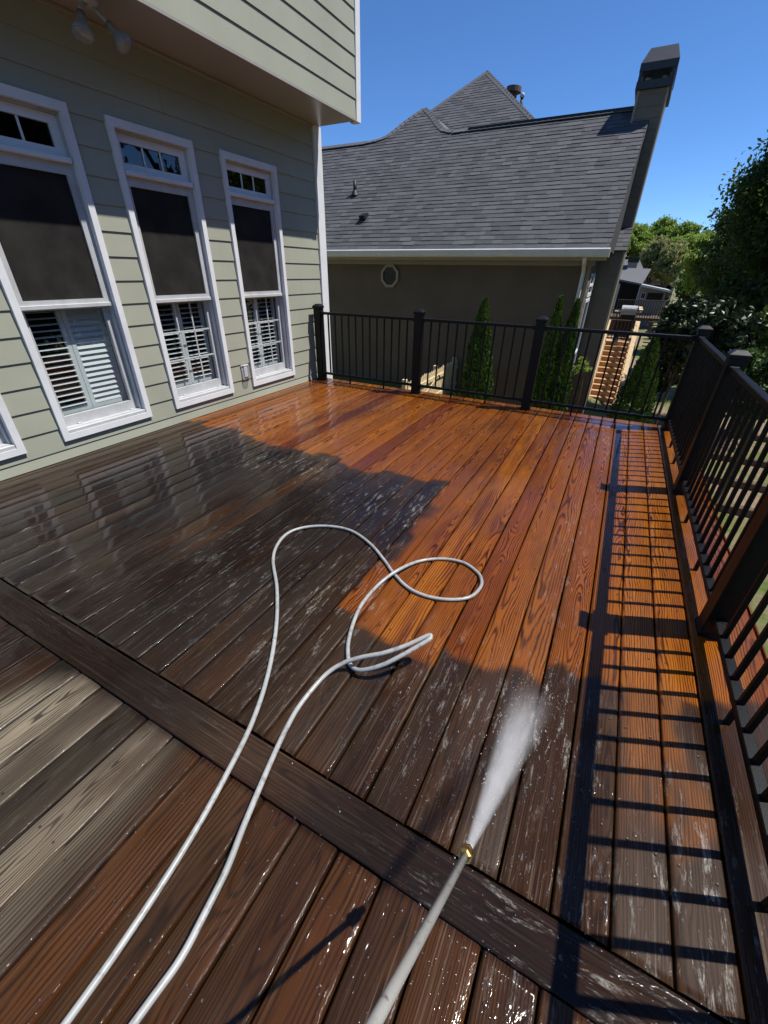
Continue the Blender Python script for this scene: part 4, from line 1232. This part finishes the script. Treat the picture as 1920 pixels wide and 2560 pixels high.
def crown_points(center, radii, n, nclump, seed, hollow=.55, flatten=1.0):
    """leaf positions grouped into clumps spread through an ellipsoid, ragged outline"""
    r = np.random.default_rng(seed)
    c = np.array(center); R = np.array(radii)
    d = r.normal(size=(nclump, 3)); d /= np.linalg.norm(d, axis=1)[:, None]
    rad = r.uniform(hollow, 1.0, nclump)[:, None] ** .6
    cl = c + d * rad * R * r.uniform(.8, 1.08, (nclump, 1))
    cr = R.mean() * r.uniform(.13, .30, nclump)
    w = cr ** 2; w /= w.sum()
    idx = r.choice(nclump, n, p=w)
    q = np.clip(r.normal(size=(n, 3)) * .52, -1.5, 1.5) * np.array((1, 1, .75 * flatten))
    return cl[idx] + q * cr[idx][:, None], cl

def make_tree(name, label, base, center, radii, n, nclump, leaf, mat, seed, trunk_r=.14, group=None, limbs=9, cat='tree'):
    base = Vector(base); c = Vector(center)
    t = empty(name, base, label, cat, group)
    P, cl = crown_points(center, radii, n, nclump, seed)
    V, F = leaf_quads(P, leaf, r=np.random.default_rng(seed + 1))
    tri_soup('crown', V, F, mat, t)
    r = random.Random(seed)
    top = c + Vector((0, 0, radii[2] * .35))
    path = [base + Vector((0, 0, -.15)), base.lerp(top, .3) + Vector((r.uniform(-.1, .1), r.uniform(-.1, .1), 0)), base.lerp(top, .65) + Vector((r.uniform(-.15, .15), r.uniform(-.15, .15), 0)), top]
    V, F = tube_vf(catmull(path, 5), np.linspace(trunk_r, trunk_r * .25, 16), 8)
    V, F = list(V), list(F)
    trunk = mesh_obj('trunk', V, F, M['bark'], t, smooth=True)
    step = max(1, len(cl) // limbs)
    for q in cl[::step][:limbs]:
        q = Vector(q); s0 = base.lerp(top, min(.95, max(.3, (q.z - base.z) / (top.z - base.z + 1e-6) * .7)))
        mid = s0.lerp(q, .5) + Vector((0, 0, -.06 * (q - s0).length))
        V, F = tube_vf([s0, mid, q], [trunk_r * .38, trunk_r * .25, trunk_r * .1], 6)
        mesh_obj('limb', V, F, M['bark'], trunk, smooth=True)
    return t

def make_arborvitae(x, y, ztop, width, label, seed, n=9000, lean=0.0):
    r = np.random.default_rng(seed)
    zb = float(gz(x, y)); H = ztop - zb
    t = empty('arborvitae', (x, y, zb), label, 'evergreen', 'arborvitae between the houses')
    u = r.random(n) ** .85
    prof = np.where(u < .12, .72 + 2.2 * u, (1 - u) ** .72 * 1.08 + .02) * width / 2
    lob = 1 + .18 * np.sin(u * 23 + seed) * np.sin(np.arange(n) * 0)
    th = r.uniform(0, 2 * math.pi, n)
    bulge = 1 + .20 * (vnoise(th * 2.2, u * 9, seed) - .5) * 2
    rad = prof * bulge * lob * (1 - .35 * r.random(n) ** 2)
    P = np.stack([x + np.cos(th) * rad + lean * u, y + np.sin(th) * rad, zb + .05 + u * (H - .05)], 1)
    # upright fans of scale foliage facing outward
    out = np.stack([np.cos(th), np.sin(th), np.full(n, .25)], 1); upv = np.stack([np.cos(th) * .35, np.sin(th) * .35, np.ones(n)], 1)
    upv += r.normal(size=(n, 3)) * .35; upv /= np.linalg.norm(upv, axis=1)[:, None]
    sd = np.cross(upv, out + r.normal(size=(n, 3)) * .6); sd /= np.linalg.norm(sd, axis=1)[:, None] + 1e-9
    s = (r.uniform(.035, .075, n) * (1 - .3 * u))[:, None]
    v = np.stack([P - upv * s * .6, P + sd * s * .42, P + upv * s * 1.2, P - sd * s * .42], 1).reshape(-1, 3)
    F = (np.arange(n)[:, None] * 4 + np.arange(4)[None]).astype(np.int32)
    tri_soup('crown', v, F, M['leaf_arb'], t)
    V, F = tube_vf([(x, y, zb - .1), (x, y, zb + H * .5), (x + lean, y, zb + H * .93)], [.05, .035, .008], 8)
    mesh_obj('trunk', V, F, M['bark'], t, smooth=True)
    return t
make_arborvitae(-2.50, 9.05, 1.03, .88, 'narrow cone shaped evergreen alone before the tan wall', 3, 9000)
make_arborvitae(-1.09, 9.05, 1.10, .66, 'left of the two tall evergreens growing together by the tan house corner', 4, 8000)
make_arborvitae(-.80, 9.15, 1.06, .70, 'right of the two tall evergreens growing together by the tan house corner', 5, 8000)
make_arborvitae(.66, 9.9, .44, 1.25, 'squat dark evergreen in front of the wooden stairs', 6, 9000)

# ---- trees: (x/y, y, slope of centre above eye) positions worked out from sight lines
def sight(xr_, y, sl): return (xr_ * y, y, CH + sl * y)
def tree_at(name, label, xr_, y, sl, rx, rz, n, ncl, leaf, mat, seed, tr=.14, group=None, cat='tree'):
    c = sight(xr_, y, sl); R = (rx * y, rx * y, rz * y)
    b = (c[0], c[1], float(gz(c[0], c[1])))
    return make_tree(name, label, b, c, R, n, ncl, leaf, mat, seed, tr, group, cat=cat)
tree_at('broadleaf_tree', 'big dark leafy tree rising highest at the right edge', .250, 17, .115, .125, .155, 120000, 300, .052, M['leaf_dark'], 31, .28, 'trees behind the yard')
tree_at('broadleaf_tree', 'dark leafy tree below and behind the tallest tree at right', .175, 23, .035, .075, .085, 60000, 180, .062, M['leaf_dark'], 32, .2, 'trees behind the yard')
tree_at('broadleaf_tree', 'brighter green tree at the left edge of the dark trees', .118, 27, .028, .042, .055, 40000, 140, .065, M['leaf_spring'], 33, .18, 'trees behind the yard')
tree_at('broadleaf_tree', 'dark undergrowth tree hanging low behind the glossy shrubs', .20, 16, -.045, .085, .05, 16000, 60, .07, M['leaf_dark'], 34, .1, 'trees behind the yard')
tree_at('broadleaf_tree', 'dark low tree at the end of the shaded lawn', .115, 34, -.03, .045, .035, 12000, 40, .09, M['leaf_dark'], 35, .1, 'trees behind the yard')
far_specs = [(-.02, 62, .040, .030, .042, 'spring'), (.022, 66, .048, .028, .036, 'spring'), (.062, 60, .044, .026, .036, 'spring'), (.09, 52, .030, .03, .034, 'spring'), (.028, 50, .030, .024, .026, 'pale'), (.052, 48, .022, .02, .03, 'pale'), (.085, 75, .012, .03, .03, 'spring'), (.135, 70, .01, .04, .03, 'spring')]
far_lab = ['fresh green far tree just right of the chimney', 'fresh green far tree tallest above the far grey roofs', 'fresh green far tree above the grey wing roof', 'fresh green far tree where the sky dips to the dark trees', 'pale yellow green budding tree above the far chimney', 'pale budding tree beside the far grey gable', 'fresh green tree closing the gap left of the dark trees', 'fresh green tree glimpsed through the dark trees']
for i, (a, y, s, rx, rz_, k) in enumerate(far_specs):
    tree_at('far_tree', far_lab[i], a, y, s, rx, rz_, 26000, 90, .12, M['leaf_' + k], 60 + i, .2, 'spring trees beyond the far houses')
for i, (x, y, hgt) in enumerate(((13.0, 17.0, 12.0), (13.5, 25.0, 13.0), (13.5, 9.5, 13.0), (13.0, 4.0, 12.5), (13.8, -2.0, 13.0), (12.5, -8.0, 12.0))):
    zb = float(gz(x, y))
    make_tree('mirrored_tree', 'tall leafy tree seen only as a reflection in the window panes', (x, y, zb), (x, y, zb + hgt * .52), (3.3, 3.6, hgt * .5), 16000, 70, .17, M['leaf_dark'], 120 + i, .28, 'trees mirrored in the window panes')
# shrubs by the side railing
tree_at('magnolia_shrub', 'dark glossy leaved shrub behind the corner railing post', .115, 13.0, -.085, .052, .055, 11000, 70, .055, M['leaf_mag'], 81, .05, 'shrubs beyond the side railing', 'shrub')
tree_at('magnolia_shrub', 'dark glossy shrub right of the corner post, in shade', .165, 12.2, -.10, .05, .06, 9000, 60, .055, M['leaf_mag'], 82, .05, 'shrubs beyond the side railing', 'shrub')
tree_at('yellow_shrub', 'yellow green sunlit shrub at the right edge above the railing', .222, 12.5, -.085, .04, .05, 8000, 40, .05, M['leaf_yellow'], 83, .05, 'shrubs beyond the side railing', 'shrub')
tree_at('yellow_shrub', 'small yellow green shrub just behind the second side railing post', .170, 9.2, -.155, .03, .028, 4500, 30, .04, M['leaf_yellow'], 84, .04, 'shrubs beyond the side railing', 'shrub')
tree_at('dark_shrub', 'dark round shrub low behind the corner post on the sunny lawn', .098, 14.0, -.165, .028, .04, 5000, 40, .05, M['leaf_mag'], 85, .05, 'shrubs beyond the side railing', 'shrub')
tree_at('broadleaf_shrub', 'mottled green shrub low at the right edge behind the top rail', .26, 8.8, -.17, .06, .06, 8000, 50, .045, M['leaf_dark'], 86, .05, 'shrubs beyond the side railing', 'shrub')

# ------------------------------------------------------------------ yard things
# picket fence and gate between the houses
fence = empty('picket_fence', (-3.6, 9.3, -1.4), 'sunlit pale wooden fence running to the tan house wall', 'fence')
yy = 7.9
rr = random.Random(5)
while yy < 10.95:
    zb = float(gz(-3.6, yy)); zt = -.50 + rr.uniform(-.02, .02)
    V = [(-3.6, yy, zb), (-3.582, yy, zb), (-3.582, yy + .085, zb), (-3.6, yy + .085, zb), (-3.6, yy, zt - .05), (-3.582, yy, zt - .05), (-3.582, yy + .085, zt - .05), (-3.6, yy + .085, zt - .05), (-3.6, yy + .042, zt), (-3.582, yy + .042, zt)]
    F = [(0, 3, 2, 1), (0, 1, 5, 4), (1, 2, 6, 5), (2, 3, 7, 6), (3, 0, 4, 7), (4, 5, 9, 8), (6, 7, 8, 9), (5, 6, 9), (7, 4, 8)]
    mesh_obj('picket', V, F, M['cedar'], fence); yy += .105
for zr in (-.68, -1.12): box('fence_rail', -3.58, -3.54, 7.9, 10.95, zr - .04, zr + .04, M['cedar'], fence)
for ypost in (7.85, 9.55, 10.9): cbox('fence_post', -3.69, -3.602, ypost - .045, ypost + .045, float(gz(-3.6, ypost)) - .1, -.44, .006, M['cedar'], fence)
mesh_obj('gate_brace', [(-3.539, 8.1, -1.12), (-3.52, 8.1, -1.12), (-3.52, 8.2, -1.12), (-3.539, 8.2, -1.12), (-3.539, 9.3, -.70), (-3.52, 9.3, -.70), (-3.52, 9.4, -.70), (-3.539, 9.4, -.70)], BF, M['cedar'], fence)
tube('gate_latch', [(-3.53, 9.5, -.64), (-3.50, 9.5, -.66), (-3.50, 9.5, -.74)], .02, M['vent_metal'], fence, 8)

# wooden stairs up to the neighbour deck
st = empty('stairs', (.06, 19.5, -2.9), 'sunlit wooden stairs climbing to the neighbour deck', 'stairs')
NT = 11; ys0, zs0, run, rise = 17.95, -2.87, .288, .172
for i in range(NT):
    y = ys0 + run * i; z_ = zs0 + rise * (i + .0)
    box('tread', -.385, .50, y - .03, y + run - .01, z_, z_ + .035, M['stair_wood'], st)
    box('riser', -.37, .485, y + run - .009, y + run + .012, z_ + .036, z_ + rise - .001, M['stair_wood'], st)
for x0, x1 in ((-.425, -.388), (.503, .54)):
    V = [(x0, ys0 - .05, zs0 - .22), (x1, ys0 - .05, zs0 - .22), (x1, ys0 + run * NT, zs0 + rise * NT - .22), (x0, ys0 + run * NT, zs0 + rise * NT - .22), (x0, ys0 - .05, zs0 + .06), (x1, ys0 - .05, zs0 + .06), (x1, ys0 + run * NT, zs0 + rise * NT + .06), (x0, ys0 + run * NT, zs0 + rise * NT + .06)]
    mesh_obj('stringer', V, BF, M['stair_wood'], st)
def srail(x0, x1):
    a = (ys0 - .1, zs0 + .80); b = (ys0 + run * NT, zs0 + rise * NT + .80)
    V = [(x0, a[0], a[1]), (x1, a[0], a[1]), (x1, b[0], b[1]), (x0, b[0], b[1]), (x0, a[0], a[1] + .04), (x1, a[0], a[1] + .04), (x1, b[0], b[1] + .04), (x0, b[0], b[1] + .04)]
    mesh_obj('handrail', V, BF, M['cap_wood'], st)
    xm = (x0 + x1) / 2
    for i in range(0, NT + 1):
        y = ys0 + run * i
        cbox('baluster', xm - .02, xm + .02, y - .02, y + .02, zs0 + rise * i - .1, zs0 + rise * i + .80 + .0 * i, .003, M['stair_wood'], st)
srail(.52, .68); srail(-.47, -.40)
NDZ = zs0 + rise * NT
nd = empty('neighbour_deck', (.1, 22.5, NDZ), 'brown wooden deck with slatted rails at the top of the stairs', 'deck')
for i in range(16):
    box('deck_board', -.9, .62, ys0 + run * NT + .15 * i, ys0 + run * NT + .15 * i + .144, NDZ - .03, NDZ + .002, M['stair_wood'], nd)
for x0, y0 in ((-.85, 21.3), (.5, 21.3), (.5, 23.4), (-.85, 23.4)): box('support_post', x0, x0 + .12, y0, y0 + .12, -3.1, NDZ - .035, M['old_wood'], nd)
def slat_rail(parent, x0, x1, y, zt, h, mat, sp=.13, w=.04):
    box('top_rail', x0, x1, y - .06, y + .06, zt - .04, zt, mat, parent)
    x = x0 + .04
    while x < x1 - .04:
        box('baluster', x, x + w, y - .02, y + .02, zt - h, zt - .041, mat, parent); x += sp
slat_rail(nd, -.42, .56, 21.25, CH - .0755 * 21.25, .72, M['old_wood'])
slat_rail(nd, -.6, .62, 23.45, CH - .0575 * 23.45, .95, M['old_wood'])
box('side_rail', .52, .66, 21.2, 23.5, CH - .0565 * 21.2 - .04, CH - .0565 * 21.2, M['cap_wood'], nd)

# covered kettle style grill cart
gr = empty('grill', (.17, 22.6, NDZ), 'stainless lidded barbecue grill on the neighbour deck', 'grill')
gx, gy = .17, 22.6
gzt = CH - .0496 * gy
cbox('cart', gx - .28, gx + .28, gy - .22, gy + .22, NDZ + .06, gzt - .36, .01, M['vent_metal'], gr)
for sx_ in (-1, 1):
    for sy_ in (-1, 1): box('leg', gx + sx_ * .25 - .02, gx + sx_ * .25 + .02, gy + sy_ * .19 - .02, gy + sy_ * .19 + .02, NDZ + .003, NDZ + .059, M['vent_metal'], gr)
cbox('firebox', gx - .30, gx + .30, gy - .25, gy + .25, gzt - .359, gzt - .22, .012, M['galv'], gr)
V, F = [], []
nseg = 9
for xx in (gx - .30, gx + .30):
    for k in range(nseg):
        a = math.pi * k / (nseg - 1)
        V.append((xx, gy - math.cos(a) * .25, gzt - .219 + math.sin(a) * .215))
F = [(k, k + 1, nseg + k + 1, nseg + k) for k in range(nseg - 1)] + [tuple(range(nseg)), tuple(range(2 * nseg - 1, nseg - 1, -1)), (0, nseg, 2 * nseg - 1, nseg - 1)]
mesh_obj('lid', V, F, M['galv'], gr, smooth=False)
tube('lid_handle', [(gx - .2, gy - .25, gzt - .12), (gx - .2, gy - .30, gzt - .12), (gx + .2, gy - .30, gzt - .12), (gx + .2, gy - .25, gzt - .12)], .014, M['galv'], gr, 8)
for x0, x1 in ((gx - .55, gx - .301), (gx + .301, gx + .50)): cbox('side_shelf', x0, x1, gy - .2, gy + .2, gzt - .27, gzt - .235, .004, M['galv'], gr)

# covered porch of the next house
pv = empty('garden_pavilion', (2.0, 38, -2.6), 'far grey brown covered porch with sloping shed roof and slatted railing', 'pavilion')
PY = 38.0
def sp(a, s, y=PY): return (a * y, y, CH + s * y)
p1, p2 = sp(.0163, -.014), sp(.0655, -.0227)
V = [(p1[0], PY - .5, p1[2] - .14), (p2[0], PY - .5, p2[2] - .14), (p2[0], PY + 4, p2[2] - .14), (p1[0], PY + 4, p1[2] - .14), (p1[0], PY - .5, p1[2]), (p2[0], PY - .5, p2[2]), (p2[0], PY + 4, p2[2]), (p1[0], PY + 4, p1[2])]
mesh_obj('shed_roof', V, BF, M['far_trim'], pv)
zb = CH - .040 * PY
mesh_obj('front_wall', [(p1[0], PY, zb - 1), (p2[0] - .2, PY, zb - 1), (p2[0] - .2, PY + 3.5, zb - 1), (p1[0], PY + 3.5, zb - 1), (p1[0], PY, p1[2] - .16), (p2[0] - .2, PY, p2[2] - .16), (p2[0] - .2, PY + 3.5, p2[2] - .16), (p1[0], PY + 3.5, p1[2] - .16)], BF, M['far_wall'], pv)
fw = box('window', sp(.020, 0)[0], sp(.0275, 0)[0], PY - .05, PY - .002, CH - .038 * PY, CH - .0275 * PY, M['far_trim'], pv)
for i in range(2):
    a = sp(.0208 + .0032 * i, 0)[0]; box('pane', a, a + .10, PY - .06, PY - .051, CH - .037 * PY, CH - .0285 * PY, M['dark_glass'], fw)
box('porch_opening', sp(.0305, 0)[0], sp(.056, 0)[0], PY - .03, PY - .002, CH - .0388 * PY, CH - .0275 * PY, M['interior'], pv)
slat_rail(pv, -.0165 * 35, .0628 * 35, 35.0, CH - .0400 * 35, 1.05, M['old_wood'], .15, .05)
box('porch_floor', -.9, .0628 * 35, 35.06, PY - .06, CH - .04 * 35 - 1.2, CH - .04 * 35 - 1.06, M['old_wood'], pv)
for i in range(10):
    y = 35 - .28 * i; z_ = CH - .04 * 35 - 1.06 - .18 * (i + 1)
    box('step', .0445 * 35, .0625 * 35, y - .30, y - .02, z_ - .04, z_, M['old_wood'], pv)
box('stair_rail', .0630 * 35, .0645 * 35, 32.2, 34.9, -1.9, -.2, M['old_wood'], pv)
for a in (-.016, .062): box('support_post', a * 35, a * 35 + .15, 35.1, 35.25, -3.2, CH - .04 * 35 - 1.21, M['old_wood'], pv)

# far houses, read as grey hipped roofs
def far_house(label, y, wall, eave, ridge, chim=None, d=7.0):
    """wall=(xl,xr) eave slope, ridge=(xl,xr) in sight ratios at depth y"""
    xl, xr = wall[0] * y, wall[1] * y; ze = CH + eave * y; zr = CH + ridge[2] * y; rl, rr_ = ridge[0] * y, ridge[1] * y
    h = empty('far_house', ((xl + xr) / 2, y + d / 2, -2.8), label, 'house', 'far grey roofed houses')
    box('wall', xl + .3, xr - .3, y + .3, y + d - .3, -3.0, ze, M['far_wall'], h)
    rf = mesh_obj('roof', [(xl, y, ze), (xr, y, ze), (xr, y + d, ze), (xl, y + d, ze), (rl, y + d / 2, zr), (rr_, y + d / 2, zr)], [(0, 1, 5, 4), (1, 2, 5), (2, 3, 4, 5), (3, 0, 4), (3, 2, 1, 0)], M['far_roof'], h)
    box('fascia', xl - .02, xr + .02, y - .04, y - .003, ze - .18, ze + .03, M['far_trim'], h)
    for i in range(3):
        a = xl + .8 + (xr - xl - 2) * i / 2
        w = box('window', a, a + .8, y + .27, y + .299, ze - 1.9, ze - .5, M['far_trim'], h); box('pane', a + .06, a + .74, y + .262, y + .2695, ze - 1.84, ze - .56, M['dark_glass'], w)
    if chim:
        c0, c1, ct = chim[0] * y, chim[1] * y, CH + chim[2] * y
        c = box('chimney', c0, c1, y + .9, y + 1.9, ze - 1, ct - .35, M['far_wall'], rf)
        box('chimney_cap', c0 - .06, c1 + .06, y + .84, y + 1.96, ct - .349, ct, M['vent_metal'], rf)
    return h
far_house('far house with grey hip roof and dark capped chimney', 44, (-.06, .0165), .0045, (-.03, .0008, .0275), (-.0165, -.0003, .0292))
far_house('far grey roofed house behind the hip roof, gable peak showing', 52, (-.005, .062), -.004, (.026, .0285, .0205), None)
far_house('far grey roof lowest at right, half hidden by a bare tree', 57, (.03, .075), -.006, (.046, .0575, .0128), None)
# porch gable beside the tan house
pg = empty('porch_roof', (-.3, 40, -2.7), 'far grey porch roof on posts right beside the tan chimney', 'porch')
a0, a1 = sp(-.034, -.0075, 40), sp(.0160, -.0160, 40)
mesh_obj('roof', [(a0[0], 39.5, a0[2]), (a1[0], 39.5, a1[2]), (a1[0] + .4, 43.5, CH + .008 * 43.5), (a0[0] + .8, 43.5, CH + .0095 * 43.5), (a0[0], 39.5, a0[2] + .12), (a1[0], 39.5, a1[2] + .12), (a1[0] + .4, 43.5, CH + .011 * 43.5), (a0[0] + .8, 43.5, CH + .012 * 43.5)], BF, M['far_roof'], pg)
for xx in (-.9, .55): box('porch_post', xx, xx + .12, 39.7, 39.82, -2.9, CH - .0165 * 40 + .1, M['far_trim'], pg)
box('back_wall', -1.2, .6, 42.0, 42.2, -2.9, CH - .004 * 42, M['interior'], pg)

# garden timbers edging the mulch bed
for i, (x, y) in enumerate(((4.1, 16.4), (3.75, 13.9), (3.3, 12.0), (2.95, 10.4))):
    zb = float(gz(x, y))
    lab = ['farthest timber edging the mulch bed seen through the side railing', 'second farthest garden timber across the mulch bed', 'second nearest garden timber across the mulch bed', 'nearest dark garden timber across the mulch bed'][i]
    g = cbox('garden_timber', x - .9, x + 2.6, y - .09, y + .09, zb - .05, zb + .17, .015, M['old_wood'], None)
    tag(g, lab, 'timber', 'timbers edging the mulch bed')
# slim young sapling before the chimney chase
sap = empty('sapling', (-.46, 11.6, float(gz(-.46, 11.6))), 'thin young sapling with a few bright leaves before the tan chimney base', 'sapling')
zb = float(gz(-.46, 11.6))
tube('stem', [(-.46, 11.6, zb - .05), (-.47, 11.6, -1.2), (-.52, 11.6, -.25)], [.012, .009, .004], M['bark'], sap, 6)
P, _c = crown_points((-.55, 11.6, -.42), (.26, .2, .30), 130, 10, 5, .3)
V, F = leaf_quads(P, .05, r=np.random.default_rng(4)); tri_soup('foliage', V, F, M['leaf_spring'], sap)
for i, (x, y, lab) in enumerate(((-1.05, 10.3, 'low leafy plant at the foot of the twin evergreens'), (-.35, 11.9, 'low leafy plant at the foot of the sapling'), (-3.3, 10.2, 'small leafy weed by the pale fence'))):
    zb = float(gz(x, y)); b = empty('garden_plant', (x, y, zb), lab, 'plant', 'low plants by the tan house')
    P, _c = crown_points((x, y, zb + .2), (.3, .25, .22), 500, 16, 40 + i, .2)
    V, F = leaf_quads(P, .05, r=np.random.default_rng(44 + i)); tri_soup('foliage', V, F, M['leaf_spring'], b)
    tube('stem', [(x, y, zb - .05), (x, y, zb + .3)], [.01, .005], M['bark'], b, 6)
